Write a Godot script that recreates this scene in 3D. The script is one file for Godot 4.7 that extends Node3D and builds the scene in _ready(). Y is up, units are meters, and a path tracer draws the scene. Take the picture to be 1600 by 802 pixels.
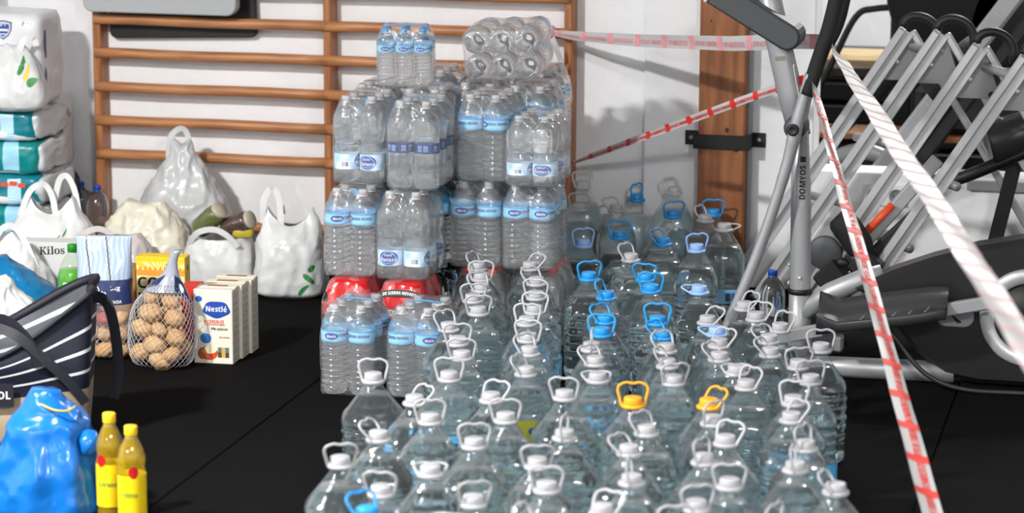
extends Node3D
# A gym corner used as a drop-off point: water jugs, shrink-wrapped bottles and grocery bags in front of wall bars.
# Wall plane is z = 0, the room lies towards +z, y is up, metres.

var M := {}
var T := {}
var used_names := {}

func _ready():
	setup_view()
	setup_light()
	make_materials()
	build_room()
	build_wall_bars()
	build_pillar()
	build_gym_room()
	build_jugs()
	build_packs()
	build_groceries()
	build_trainer()
	build_step_frames()
	build_tapes()

func setup_view():
	var cam := Camera3D.new()
	cam.name = "camera"
	var yaw := 0.24
	var pitch := 0.1963
	var roll := 0.004
	var fwd := Vector3(-sin(yaw) * cos(pitch), -sin(pitch), -cos(yaw) * cos(pitch))
	var right := fwd.cross(Vector3.UP).normalized()
	var up := right.cross(fwd)
	var r2 := right * cos(roll) + up * sin(roll)
	var u2 := up * cos(roll) - right * sin(roll)
	cam.transform = Transform3D(Basis(r2, u2, -fwd), Vector3(2.252, 2.137, 10.05))
	cam.fov = 10.497
	cam.near = 0.1
	cam.far = 60.0
	var att := CameraAttributesPhysical.new()
	att.frustum_focal_length = 130.63
	att.frustum_focus_distance = 8.9
	att.exposure_aperture = 4.0
	cam.attributes = att
	add_child(cam)
	cam.fov = 10.497
	cam.current = true
	var we := WorldEnvironment.new()
	we.name = "world_environment"
	var e := Environment.new()
	e.background_mode = Environment.BG_COLOR
	e.background_color = Color(0.02, 0.02, 0.022)
	e.tonemap_mode = Environment.TONE_MAPPER_LINEAR
	e.tonemap_exposure = 1.9
	e.sdfgi_enabled = true
	e.ssao_enabled = true
	e.ssil_enabled = true
	we.environment = e
	add_child(we)

# x, y, z of each ceiling luminaire, its size along x and z, and its energy
const LAMPS := [
	[-1.9, 3.36, 5.4, 0.4, 0.4, 31.0],
	[3.2, 3.36, 8.0, 0.5, 0.5, 20.0],
	[-2.3, 3.36, 10.6, 0.6, 0.6, 8.0],
	[0.4, 3.36, 11.8, 0.6, 0.6, 8.0],
	[1.9, 2.96, -1.9, 0.6, 0.6, 7.0],
]

func setup_light():
	for l in LAMPS:
		var a := AreaLight3D.new()
		a.name = "ceiling_lamp_glow"
		a.area_size = Vector2(l[3] - 0.06, l[4] - 0.06)
		a.area_normalize_energy = true
		a.light_energy = l[5]
		a.light_color = Color(1.0, 0.995, 0.985)
		a.area_range = 30.0
		a.area_attenuation = 2.0
		a.shadow_enabled = true
		a.transform = Transform3D(Basis(Vector3.RIGHT, -PI / 2), Vector3(l[0], l[1] - 0.075, l[2]))
		add_child(a, true)

# ---------------------------------------------------------------- helpers
func numbered(n: String) -> String:
	if not used_names.has(n):
		used_names[n] = 0
		return n
	used_names[n] += 1
	return "%s_%03d" % [n, used_names[n]]

func thing(called: String, label: String, category: String, at := Vector3.ZERO, turn := 0.0, group := "") -> Node3D:
	var o := Node3D.new()
	o.name = numbered(called)
	add_child(o)
	o.position = at
	o.rotation.y = turn
	o.set_meta("label", label)
	o.set_meta("category", category)
	if group != "":
		o.set_meta("group", group)
	return o

func part(called: String, mesh: Mesh, mat: Material, parent: Node3D, at := Vector3.ZERO) -> MeshInstance3D:
	var o := MeshInstance3D.new()
	o.name = called
	o.mesh = mesh
	o.material_override = mat
	parent.add_child(o, true)
	o.position = at
	return o

func structure(called: String, mesh: Mesh, mat: Material, label: String, at := Vector3.ZERO) -> MeshInstance3D:
	var o := MeshInstance3D.new()
	o.name = numbered(called)
	o.mesh = mesh
	o.material_override = mat
	add_child(o)
	o.position = at
	o.set_meta("kind", "structure")
	o.set_meta("label", label)
	return o

func copy_of(src: Node3D, at: Vector3, turn: float, label: String) -> Node3D:
	var c: Node3D = src.duplicate()
	c.name = numbered(String(src.name).get_slice("_0", 0))
	add_child(c)
	c.position = at
	c.rotation.y = turn
	c.set_meta("label", label)
	return c

func st_new(smooth := true) -> SurfaceTool:
	var st := SurfaceTool.new()
	st.begin(Mesh.PRIMITIVE_TRIANGLES)
	st.set_smooth_group(0 if smooth else -1)
	return st

func st_done(st: SurfaceTool) -> ArrayMesh:
	st.generate_normals()
	st.index()
	return st.commit()

func tri(st: SurfaceTool, a: Vector3, b: Vector3, c: Vector3, ua := Vector2.ZERO, ub := Vector2.ZERO, uc := Vector2.ZERO):
	st.set_uv(ua); st.add_vertex(a)
	st.set_uv(ub); st.add_vertex(b)
	st.set_uv(uc); st.add_vertex(c)

func quad(st: SurfaceTool, a: Vector3, b: Vector3, c: Vector3, d: Vector3, ua := Vector2.ZERO, ub := Vector2.ZERO, uc := Vector2.ZERO, ud := Vector2.ZERO):
	tri(st, a, b, c, ua, ub, uc)
	tri(st, a, c, d, ua, uc, ud)

# rows of points; row k runs round or along; faces look outwards when rows rise and points run counter-clockwise seen from above
func sheet(st: SurfaceTool, rows: Array, closed := true, cap_low := false, cap_high := false, flip := false):
	var nr := rows.size()
	var n: int = rows[0].size()
	var m := n if closed else n - 1
	for j in nr - 1:
		for i in m:
			var i2 := (i + 1) % n
			var a: Vector3 = rows[j][i]
			var b: Vector3 = rows[j][i2]
			var c: Vector3 = rows[j + 1][i2]
			var d: Vector3 = rows[j + 1][i]
			var u0 := float(i) / m
			var u1 := float(i + 1) / m
			var v0 := 1.0 - float(j) / (nr - 1)
			var v1 := 1.0 - float(j + 1) / (nr - 1)
			if flip:
				quad(st, a, b, c, d, Vector2(u0, v0), Vector2(u1, v0), Vector2(u1, v1), Vector2(u0, v1))
			else:
				quad(st, a, d, c, b, Vector2(u0, v0), Vector2(u0, v1), Vector2(u1, v1), Vector2(u1, v0))
	for k in 2:
		if (k == 0 and cap_low) or (k == 1 and cap_high):
			var row = rows[0] if k == 0 else rows[nr - 1]
			var mid := Vector3.ZERO
			for p in row:
				mid += p
			mid /= n
			for i in n:
				var p: Vector3 = row[i]
				var q: Vector3 = row[(i + 1) % n]
				if (k == 0) != flip:
					tri(st, mid, p, q)
				else:
					tri(st, mid, q, p)

# profile of (half width, height); sq(t) gives the superellipse power, 2 is round
func lathe(profile: Array, seg := 32, power := 2.0, cap_low := true, cap_high := true, wobble = null) -> ArrayMesh:
	var st := st_new()
	lathe_into(st, profile, seg, power, cap_low, cap_high, Vector3.ZERO, wobble)
	return st_done(st)

func lathe_into(st: SurfaceTool, profile: Array, seg: int, power: float, cap_low: bool, cap_high: bool, at := Vector3.ZERO, wobble = null):
	var rows := []
	for p in profile:
		var pw: float = p[2] if p is Array else power
		var r: float = p[0] if p is Array else p.x
		var y: float = p[1] if p is Array else p.y
		var row := PackedVector3Array()
		for i in seg:
			var a := TAU * i / seg
			var c := cos(a)
			var s := sin(a)
			var k := pow(pow(absf(c), pw) + pow(absf(s), pw), -1.0 / pw) * r
			if wobble != null:
				k *= wobble.call(a, y)
			row.append(at + Vector3(c * k, y, -s * k))
		rows.append(row)
	sheet(st, rows, true, cap_low, cap_high)

func frame_at(pts: Array, i: int, closed: bool) -> Vector3:
	var n := pts.size()
	var a: Vector3 = pts[(i - 1 + n) % n] if closed else pts[maxi(i - 1, 0)]
	var b: Vector3 = pts[(i + 1) % n] if closed else pts[mini(i + 1, n - 1)]
	return (b - a).normalized()

# a tube along points; radius may be a number or an array; flat squeezes it across
func tube_into(st: SurfaceTool, pts: Array, radius, seg := 8, closed := false, flat := 1.0, hint := Vector3.UP):
	var rows := []
	var n := pts.size()
	var side := Vector3.ZERO
	for i in n + (1 if closed else 0):
		var k := i % n
		var t := frame_at(pts, k, closed)
		if side == Vector3.ZERO:
			side = t.cross(hint)
			if side.length() < 0.05:
				side = t.cross(Vector3.RIGHT)
			side = side.normalized()
		else:
			side = (side - t * side.dot(t)).normalized()
		var up := side.cross(t)
		var r: float = radius[k] if radius is Array else radius
		var row := PackedVector3Array()
		for s in seg:
			var a := TAU * s / seg
			row.append(pts[k] + side * cos(a) * r + up * sin(a) * r * flat)
		rows.append(row)
	sheet(st, rows, true, not closed, not closed, true)

func tube(pts: Array, radius, seg := 8, closed := false, flat := 1.0) -> ArrayMesh:
	var st := st_new()
	tube_into(st, pts, radius, seg, closed, flat)
	return st_done(st)

# smooth curve through points
func curve(pts: Array, per := 8, closed := false) -> Array:
	var out := []
	var n := pts.size()
	var spans := n if closed else n - 1
	for i in spans:
		var p0: Vector3 = pts[(i - 1 + n) % n] if closed else pts[maxi(i - 1, 0)]
		var p1: Vector3 = pts[i]
		var p2: Vector3 = pts[(i + 1) % n]
		var p3: Vector3 = pts[(i + 2) % n] if closed else pts[mini(i + 2, n - 1)]
		for k in per:
			out.append(p1.cubic_interpolate(p2, p0, p3, float(k) / per))
	if not closed:
		out.append(pts[n - 1])
	return out

# bevelled box from corner lo to hi
func box_into(st: SurfaceTool, lo: Vector3, hi: Vector3, bevel := 0.004, xf := Transform3D()):
	var c := (lo + hi) / 2
	var h := (hi - lo) / 2
	var b := minf(bevel, minf(h.x, minf(h.y, h.z)) * 0.49)
	var ax := [Vector3.RIGHT, Vector3.UP, Vector3.BACK]
	var P := func(sx: int, sy: int, sz: int, face: int) -> Vector3:
		var v := Vector3(sx * h.x, sy * h.y, sz * h.z)
		for k in 3:
			if k != face:
				v[k] -= signf(v[k]) * b
		return xf * (c + v)
	for k in 3:
		for s in [-1, 1]:
			var sg := func(i: int, j: int) -> Vector3:
				var q := [0, 0, 0]
				q[k] = s
				q[(k + 1) % 3] = i
				q[(k + 2) % 3] = j
				return P.call(q[0], q[1], q[2], k)
			var v0: Vector3 = sg.call(-1, -1)
			var v1: Vector3 = sg.call(1, -1)
			var v2: Vector3 = sg.call(1, 1)
			var v3: Vector3 = sg.call(-1, 1)
			var uv := [Vector2(0, 1), Vector2(1, 1), Vector2(1, 0), Vector2(0, 0)]
			if s > 0:
				quad(st, v0, v3, v2, v1, uv[0], uv[3], uv[2], uv[1])
			else:
				quad(st, v0, v1, v2, v3, uv[0], uv[1], uv[2], uv[3])
	# bevels along the twelve edges and at the eight corners
	for k in 3:
		var k1 := (k + 1) % 3
		var k2 := (k + 2) % 3
		for s1 in [-1, 1]:
			for s2 in [-1, 1]:
				var q0 := [0, 0, 0]
				q0[k1] = s1
				q0[k2] = s2
				var qa := q0.duplicate()
				qa[k] = -1
				var qb := q0.duplicate()
				qb[k] = 1
				var a1: Vector3 = P.call(qa[0], qa[1], qa[2], k1)
				var a2: Vector3 = P.call(qa[0], qa[1], qa[2], k2)
				var b1: Vector3 = P.call(qb[0], qb[1], qb[2], k1)
				var b2: Vector3 = P.call(qb[0], qb[1], qb[2], k2)
				if s1 * s2 > 0:
					quad(st, a1, a2, b2, b1)
				else:
					quad(st, a1, b1, b2, a2)
	for sx in [-1, 1]:
		for sy in [-1, 1]:
			for sz in [-1, 1]:
				var a: Vector3 = P.call(sx, sy, sz, 0)
				var d: Vector3 = P.call(sx, sy, sz, 1)
				var e: Vector3 = P.call(sx, sy, sz, 2)
				if sx * sy * sz > 0:
					tri(st, a, e, d)
				else:
					tri(st, a, d, e)

func box(lo: Vector3, hi: Vector3, bevel := 0.004) -> ArrayMesh:
	var st := st_new(false)
	box_into(st, lo, hi, bevel)
	return st_done(st)

# a bar of rectangular section from a to b
func bar_into(st: SurfaceTool, a: Vector3, b: Vector3, w: float, h: float, bevel := 0.003, hint := Vector3.UP):
	var z := (b - a).normalized()
	var x := hint.cross(z)
	if x.length() < 0.05:
		x = Vector3.RIGHT.cross(z)
	x = x.normalized()
	var y := z.cross(x)
	box_into(st, Vector3(-w / 2, -h / 2, 0), Vector3(w / 2, h / 2, (b - a).length()), bevel, Transform3D(Basis(x, y, z), a))

func bar(a: Vector3, b: Vector3, w: float, h: float, bevel := 0.003, hint := Vector3.UP) -> ArrayMesh:
	var st := st_new(false)
	bar_into(st, a, b, w, h, bevel, hint)
	return st_done(st)

# lettering as flat shapes, carried through `place` (a point x to the right, y up, z out of the letters)
func letters(text: String, height: float, place: Callable, thick := 0.0006, serif := false, squeeze := 1.0) -> ArrayMesh:
	var f := SystemFont.new()
	f.font_names = PackedStringArray(["Droid Serif" if serif else "Droid Sans"])
	f.font_weight = 700
	var tm := TextMesh.new()
	tm.text = text
	tm.font = f
	tm.font_size = 32
	tm.pixel_size = height / 24.0
	tm.depth = thick
	tm.curve_step = 4.0
	var arr := tm.get_mesh_arrays()
	var vs: PackedVector3Array = arr[Mesh.ARRAY_VERTEX]
	var idx: PackedInt32Array = arr[Mesh.ARRAY_INDEX]
	var st := st_new(false)
	var done := PackedVector3Array()
	for v in vs:
		done.append(place.call(Vector3(v.x * squeeze, v.y, v.z + thick * 0.5)))
	for i in range(0, idx.size() - 2, 3):
		tri(st, done[idx[i]], done[idx[i + 1]], done[idx[i + 2]])
	return st_done(st)

func flat_place(at: Vector3, right: Vector3, up: Vector3) -> Callable:
	var r := right.normalized()
	var u := up.normalized()
	var o := r.cross(u)
	return func(v: Vector3) -> Vector3: return at + r * v.x + u * v.y + o * v.z

# wraps lettering round an upright cylinder, centred on the angle `mid` (0 faces +z)
func round_place(radius: float, y: float, mid: float) -> Callable:
	return func(v: Vector3) -> Vector3:
		var a := mid + v.x / radius
		return Vector3(sin(a) * (radius + v.z), y + v.y, cos(a) * (radius + v.z))

func disc_shape(rx: float, ry: float, place: Callable, seg := 28) -> ArrayMesh:
	var st := st_new(false)
	for i in seg:
		var a := TAU * i / seg
		var b := TAU * (i + 1) / seg
		tri(st, place.call(Vector3.ZERO), place.call(Vector3(cos(b) * rx, sin(b) * ry, 0)), place.call(Vector3(cos(a) * rx, sin(a) * ry, 0)))
	return st_done(st)

func patch_shape(w: float, h: float, place: Callable, nx := 8, ny := 1) -> ArrayMesh:
	var st := st_new()
	for j in ny:
		for i in nx:
			var x0 := -w / 2 + w * i / nx
			var x1 := -w / 2 + w * (i + 1) / nx
			var y0 := -h / 2 + h * j / ny
			var y1 := -h / 2 + h * (j + 1) / ny
			quad(st, place.call(Vector3(x0, y0, 0)), place.call(Vector3(x0, y1, 0)), place.call(Vector3(x1, y1, 0)), place.call(Vector3(x1, y0, 0)),
				Vector2(float(i) / nx, 1.0 - float(j) / ny), Vector2(float(i) / nx, 1.0 - float(j + 1) / ny), Vector2(float(i + 1) / nx, 1.0 - float(j + 1) / ny), Vector2(float(i + 1) / nx, 1.0 - float(j) / ny))
	return st_done(st)

# ---------------------------------------------------------------- materials
func mat(c: Color, rough := 0.6, metal := 0.0) -> StandardMaterial3D:
	var m := StandardMaterial3D.new()
	m.albedo_color = c
	m.roughness = rough
	m.metallic = metal
	return m

func glassy(c: Color, alpha: float, rough := 0.03) -> StandardMaterial3D:
	var m := mat(Color(c.r, c.g, c.b, alpha), rough)
	m.transparency = BaseMaterial3D.TRANSPARENCY_ALPHA
	m.cull_mode = BaseMaterial3D.CULL_DISABLED
	return m

func liquid(c: Color, ior_scale := 0.033, rough := 0.0, cloud := 0.0) -> StandardMaterial3D:
	var m := mat(Color(c.r, c.g, c.b, cloud), rough)
	m.transparency = BaseMaterial3D.TRANSPARENCY_ALPHA
	m.refraction_enabled = true
	m.refraction_scale = ior_scale
	return m

func noise_tex(freq: float, size := 512, octaves := 4, kind := FastNoiseLite.TYPE_SIMPLEX_SMOOTH, sd := 1, ramp: Gradient = null, as_normal := false, bump := 4.0) -> NoiseTexture2D:
	var n := FastNoiseLite.new()
	n.noise_type = kind
	n.frequency = freq
	n.seed = sd
	n.fractal_octaves = octaves
	var t := NoiseTexture2D.new()
	t.width = size
	t.height = size
	t.seamless = true
	t.noise = n
	t.as_normal_map = as_normal
	t.bump_strength = bump
	if ramp:
		t.color_ramp = ramp
	return t

func ramp2(a: Color, b: Color, lo := 0.0, hi := 1.0) -> Gradient:
	var g := Gradient.new()
	g.offsets = PackedFloat32Array([lo, hi])
	g.colors = PackedColorArray([a, b])
	return g

# a texture drawn from the given colour at each pixel
func drawn(w: int, h: int, f: Callable) -> ImageTexture:
	var im := Image.create(w, h, false, Image.FORMAT_RGBA8)
	for y in h:
		for x in w:
			im.set_pixel(x, y, f.call((x + 0.5) / w, (y + 0.5) / h))
	return ImageTexture.create_from_image(im)

func triplanar(m: StandardMaterial3D, scale: float) -> StandardMaterial3D:
	m.uv1_triplanar = true
	m.uv1_world_triplanar = true
	m.uv1_scale = Vector3.ONE * scale
	return m

func make_materials():
	var wall := triplanar(mat(Color(1, 1, 1), 0.8), 0.7)
	wall.albedo_texture = noise_tex(0.006, 512, 5, FastNoiseLite.TYPE_SIMPLEX_SMOOTH, 3, ramp2(Color(0.9, 0.9, 0.91), Color(0.93, 0.93, 0.935)))
	wall.normal_enabled = true
	wall.normal_texture = noise_tex(0.03, 512, 5, FastNoiseLite.TYPE_SIMPLEX_SMOOTH, 5, null, true, 3.0)
	wall.normal_scale = 0.3
	M.wall = wall
	M.ceiling = mat(Color(0.9, 0.9, 0.9), 0.9)
	var fl := triplanar(mat(Color(1, 1, 1), 0.9), 2.0)
	fl.albedo_texture = noise_tex(0.35, 512, 2, FastNoiseLite.TYPE_SIMPLEX, 9, ramp2(Color(0.04, 0.039, 0.04), Color(0.075, 0.073, 0.074)))
	fl.metallic_specular = 0.15
	M.rubber = fl
	M.wood = wood(Color(0.6, 0.39, 0.24), Color(0.76, 0.53, 0.35), 11, Vector3(1.2, 14, 14))
	M.wood_up = wood(Color(0.57, 0.35, 0.2), Color(0.71, 0.47, 0.29), 12, Vector3(14, 1.2, 14))
	M.wood_pillar = wood(Color(0.47, 0.27, 0.14), Color(0.62, 0.39, 0.22), 13, Vector3(9, 0.9, 9))
	M.wood_pale = wood(Color(0.6, 0.52, 0.38), Color(0.72, 0.63, 0.47), 14, Vector3(2, 12, 12))
	M.water = coated(liquid(Color(0.92, 0.98, 0.995), 0.033, 0.0, 0.03), 0.13)
	M.plastic = ripple(glassy(Color(0.8, 0.88, 0.9), 0.05, 0.1), 7.0, 0.8)
	M.bottle_water = coated(liquid(Color(0.98, 0.99, 0.995), 0.033, 0.0, 0.03), 0.13)
	M.bottle_solid = liquid(Color(0.97, 0.985, 0.99))
	M.film = film(Color(0.95, 0.96, 0.97), 0.075)
	M.film_red = mat(Color(0.72, 0.07, 0.08), 0.25)
	M.cap_white = mat(Color(0.68, 0.68, 0.695), 0.4)
	M.cap_blue = mat(Color(0.13, 0.57, 0.84), 0.4)
	M.cap_navy = mat(Color(0.06, 0.27, 0.62), 0.4)
	M.cap_pale = mat(Color(0.56, 0.7, 0.9), 0.4)
	M.cap_orange = mat(Color(0.92, 0.65, 0.13), 0.4)
	M.cap_red = mat(Color(0.75, 0.12, 0.12), 0.4)
	M.cap_clear = glassy(Color(0.85, 0.87, 0.88), 0.55, 0.2)
	M.cola = mat(Color(0.1, 0.06, 0.08), 0.15)
	M.white = mat(Color(0.88, 0.88, 0.88), 0.5)
	M.navy = mat(Color(0.09, 0.16, 0.42), 0.5)
	M.ink = mat(Color(0.06, 0.06, 0.07), 0.6)
	M.black = mat(Color(0.06, 0.06, 0.062), 0.55)
	M.black_soft = mat(Color(0.08, 0.08, 0.083), 0.8)
	M.grey_dark = mat(Color(0.24, 0.25, 0.265), 0.5)
	M.grey = mat(Color(0.55, 0.56, 0.57), 0.5)
	M.silver = mat(Color(0.64, 0.645, 0.655), 0.42, 0.4)
	M.alu = mat(Color(0.78, 0.785, 0.79), 0.35, 0.45)
	M.iron = mat(Color(0.12, 0.115, 0.11), 0.6, 0.3)
	M.red = mat(Color(0.82, 0.16, 0.12), 0.5)
	M.orange = mat(Color(0.85, 0.3, 0.14), 0.5)
	M.blue_ink = mat(Color(0.1, 0.3, 0.62), 0.5)
	M.green_ink = mat(Color(0.18, 0.52, 0.25), 0.5)
	M.yellow = mat(Color(0.93, 0.76, 0.12), 0.45)
	M.carton_cream = mat(Color(0.87, 0.84, 0.77), 0.55)
	M.shell_grey = mat(Color(0.66, 0.67, 0.68), 0.35)
	M.film_end = thin_plastic(Color(0.78, 0.79, 0.8), 0.25, 0.3)
	M.potato_red = mat(Color(0.55, 0.18, 0.12), 0.5)
	M.housing = mat(Color(0.1, 0.1, 0.105), 0.38)
	M.pedal = mat(Color(0.2, 0.2, 0.21), 0.45)
	M.lead = mat(Color(0.12, 0.12, 0.125), 0.5)
	M.gusset = mat(Color(0.5, 0.505, 0.51), 0.45, 0.3)
	M.drum = mat(Color(0.2, 0.2, 0.205), 0.25)
	M.kraft = mat(Color(0.6, 0.44, 0.26), 0.7)

func wood(a: Color, b: Color, sd: int, stretch: Vector3) -> StandardMaterial3D:
	var m := mat(Color(1, 1, 1), 0.45)
	m.albedo_texture = noise_tex(0.012, 512, 5, FastNoiseLite.TYPE_SIMPLEX_SMOOTH, sd, ramp2(a, b, 0.2, 0.8))
	m.uv1_triplanar = true
	m.uv1_world_triplanar = true
	m.uv1_scale = stretch * 0.35
	return m

func film(c: Color, alpha: float) -> StandardMaterial3D:
	var m := glassy(c, alpha, 0.1)
	m.normal_enabled = true
	if not T.has("crinkle"):
		T.crinkle = noise_tex(0.012, 512, 4, FastNoiseLite.TYPE_SIMPLEX, 21, null, true, 9.0)
	m.normal_texture = T.crinkle
	m.normal_scale = 1.0
	m.uv1_triplanar = true
	m.uv1_scale = Vector3.ONE * 6.0
	return m

# fine waviness of blown plastic, in the thing's own axes
func ripple(m: StandardMaterial3D, scale: float, strength: float) -> StandardMaterial3D:
	if not T.has("ripple"):
		T.ripple = noise_tex(0.02, 512, 3, FastNoiseLite.TYPE_SIMPLEX_SMOOTH, 31, null, true, 6.0)
	m.normal_enabled = true
	m.normal_texture = T.ripple
	m.normal_scale = strength
	m.uv1_triplanar = true
	m.uv1_scale = Vector3(scale, scale * 0.7, scale)
	return m

# the thin plastic wall round the water, as a clear coat that catches the lamps
func coated(m: StandardMaterial3D, rough: float) -> StandardMaterial3D:
	m.clearcoat_enabled = true
	m.clearcoat = 1.0
	m.clearcoat_roughness = rough
	return m

# ---------------------------------------------------------------- the room
func build_room():
	var fl := structure("floor", box(Vector3(-5, -0.12, -0.2), Vector3(5, -0.012, 13)), M.rubber, "black rubber gym floor")
	# rubber mats laid edge to edge, one metre square
	var tile := box(Vector3(-0.498, -0.012, -0.498), Vector3(0.498, 0.0, 0.498), 0.003)
	for i in 9:
		for j in 12:
			part("mat_tile", tile, M.rubber, fl, Vector3(-3.92 + i, 0, 0.35 + j))
	structure("wall_back", box(Vector3(-5, -0.1, -0.22), Vector3(0.283, 3.4, -0.1)), M.wall, "white plastered wall behind the wall bars")
	# the wall steps forward a little beside the wooden pillar
	var st := st_new(false)
	box_into(st, Vector3(0.283, -0.1, -0.22), Vector3(0.915, 3.4, -0.05), 0.004)
	structure("wall_pillar", st_done(st), M.wall, "white wall section carrying the wooden pillar")
	structure("wall_sill", box(Vector3(0.915, -0.1, -0.22), Vector3(3.4, 0.45, -0.05), 0.003), M.wall, "low white wall under the opening to the next gym room")
	structure("wall_far_end", box(Vector3(3.4, -0.1, -0.22), Vector3(5, 3.4, -0.05)), M.wall, "white wall beyond the opening")
	structure("wall_over_opening", box(Vector3(0.915, 2.4, -0.22), Vector3(3.4, 3.4, -0.05)), M.wall, "white wall above the opening")
	structure("trim_1", box(Vector3(-3.6, 0, -0.1), Vector3(-2.27, 3.4, 0.03), 0.006), M.wall, "white wall pilaster behind the nappy packs")
	structure("wall_left", box(Vector3(-5.12, -0.1, -0.22), Vector3(-5, 3.4, 13)), M.wall, "white side wall")
	structure("wall_right", box(Vector3(5, -0.1, -0.22), Vector3(5.12, 3.4, 13)), M.wall, "white side wall by the trainer")
	structure("wall_front", box(Vector3(-5, -0.1, 13), Vector3(5, 3.4, 13.12)), M.wall, "white wall facing the wall bars")
	structure("ceiling", box(Vector3(-5, 3.4, -0.22), Vector3(5, 3.52, 13)), M.ceiling, "white ceiling")
	var glow := mat(Color(0.95, 0.95, 0.95), 0.5)
	glow.emission_enabled = true
	glow.emission = Color(1.0, 0.995, 0.985)
	glow.emission_energy_multiplier = 2.0
	for l in LAMPS:
		var o := thing("ceiling_lamp", "flat white ceiling lamp panel", "lamp", Vector3(l[0], l[1], l[2]), 0, "ceiling lamp panels")
		var fr := st_new(false)
		for s in [-1, 1]:
			box_into(fr, Vector3(-l[3] / 2, -0.05, s * l[4] / 2 - 0.015), Vector3(l[3] / 2, 0.04, s * l[4] / 2 + 0.015), 0.002)
			box_into(fr, Vector3(s * l[3] / 2 - 0.015, -0.05, -l[4] / 2), Vector3(s * l[3] / 2 + 0.015, 0.04, l[4] / 2), 0.002)
		part("frame", st_done(fr), M.white, o)
		part("diffuser_light", box(Vector3(-l[3] / 2 + 0.015, -0.045, -l[4] / 2 + 0.015), Vector3(l[3] / 2 - 0.015, -0.03, l[4] / 2 - 0.015), 0.001), glow, o)
	# socket on the low wall
	var s := thing("wall_socket", "white double power socket on the low wall behind the stepladders", "socket", Vector3(1.185, 0.37, -0.05))
	part("plate", box(Vector3(-0.08, -0.04, 0), Vector3(0.08, 0.04, 0.01), 0.003), M.white, s)
	for x in [-0.04, 0.04]:
		var c := part("socket_cup", lathe([Vector2(0.026, 0.0), Vector2(0.026, 0.006), Vector2(0.022, 0.006), Vector2(0.02, 0.001)], 24, 2.0, false, true), M.grey, s, Vector3(x, 0, 0.01))
		c.rotation.x = PI / 2
		for k in [-1, 1]:
			part("pin_hole", lathe([Vector2(0.003, 0), Vector2(0.003, 0.0012)], 10), M.ink, c, Vector3(k * 0.009, 0.0012, 0))

const POST_X := [-1.869, -0.935, 0.0]

func build_wall_bars():
	var o := thing("wall_bars", "wooden wall bars with two bays of rungs fixed to the white wall", "wall bars", Vector3(0, 0, 0))
	for x in POST_X:
		# upright, with its edges rounded
		part("upright", box(Vector3(x - 0.016, 0.0, -0.1), Vector3(x + 0.016, 2.35, -0.012), 0.006), M.wood_up, o)
	for bay in 2:
		for k in range(-9, 7):
			if k == 5:
				continue
			var y := 0.9277 - k * 0.1311
			var a := Vector3(POST_X[bay] - 0.004, y, -0.012)
			var b := Vector3(POST_X[bay + 1] + 0.004, y, -0.012)
			var pts := []
			for i in 9:
				pts.append(a.lerp(b, i / 8.0) + Vector3(0, 0.0015 * sin(i * 1.1 + k), 0))
			var st := st_new()
			tube_into(st, pts, 0.021, 14, false, 0.97)
			part("rung", st_done(st), M.wood, o)
	# a grey step board hooked over the upper rungs, its black underside behind them
	var s := thing("step_board", "light grey plastic exercise board hooked over the upper rungs", "exercise board", Vector3(-1.56, 0.95, 0.0))
	part("shell", slab(0.62, 0.4, 0.05, 0.04), M.shell_grey, s, Vector3(-0.02, 0.213, 0.04))
	var u := thing("black_panel", "flat black panel tucked behind the top rung of the wall bars", "panel", Vector3(-1.53, 0.87, -0.07))
	part("board", slab(0.6, 0.4, 0.025, 0.025), M.black, u, Vector3(0, 0.19, 0))
	part("hook", box(Vector3(-0.05, 0.36, -0.01), Vector3(0.05, 0.4, 0.03), 0.004), M.black_soft, u)
	u.rotation.z = 0.035

# an upright rounded slab of width w, height h and thickness d, centred
func slab(w: float, h: float, d: float, r: float) -> ArrayMesh:
	var st := st_new(false)
	var outline := []
	for c in 4:
		var sx: float = [1, -1, -1, 1][c]
		var sy: float = [1, 1, -1, -1][c]
		for k in 7:
			var a := PI / 2 * c + PI / 2 * k / 6.0
			outline.append(Vector2(sx * (w / 2 - r) + cos(a) * r, sy * (h / 2 - r) + sin(a) * r))
	prism_into(st, outline, -d / 2, d / 2, 0.004)
	return st_done(st)

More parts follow.
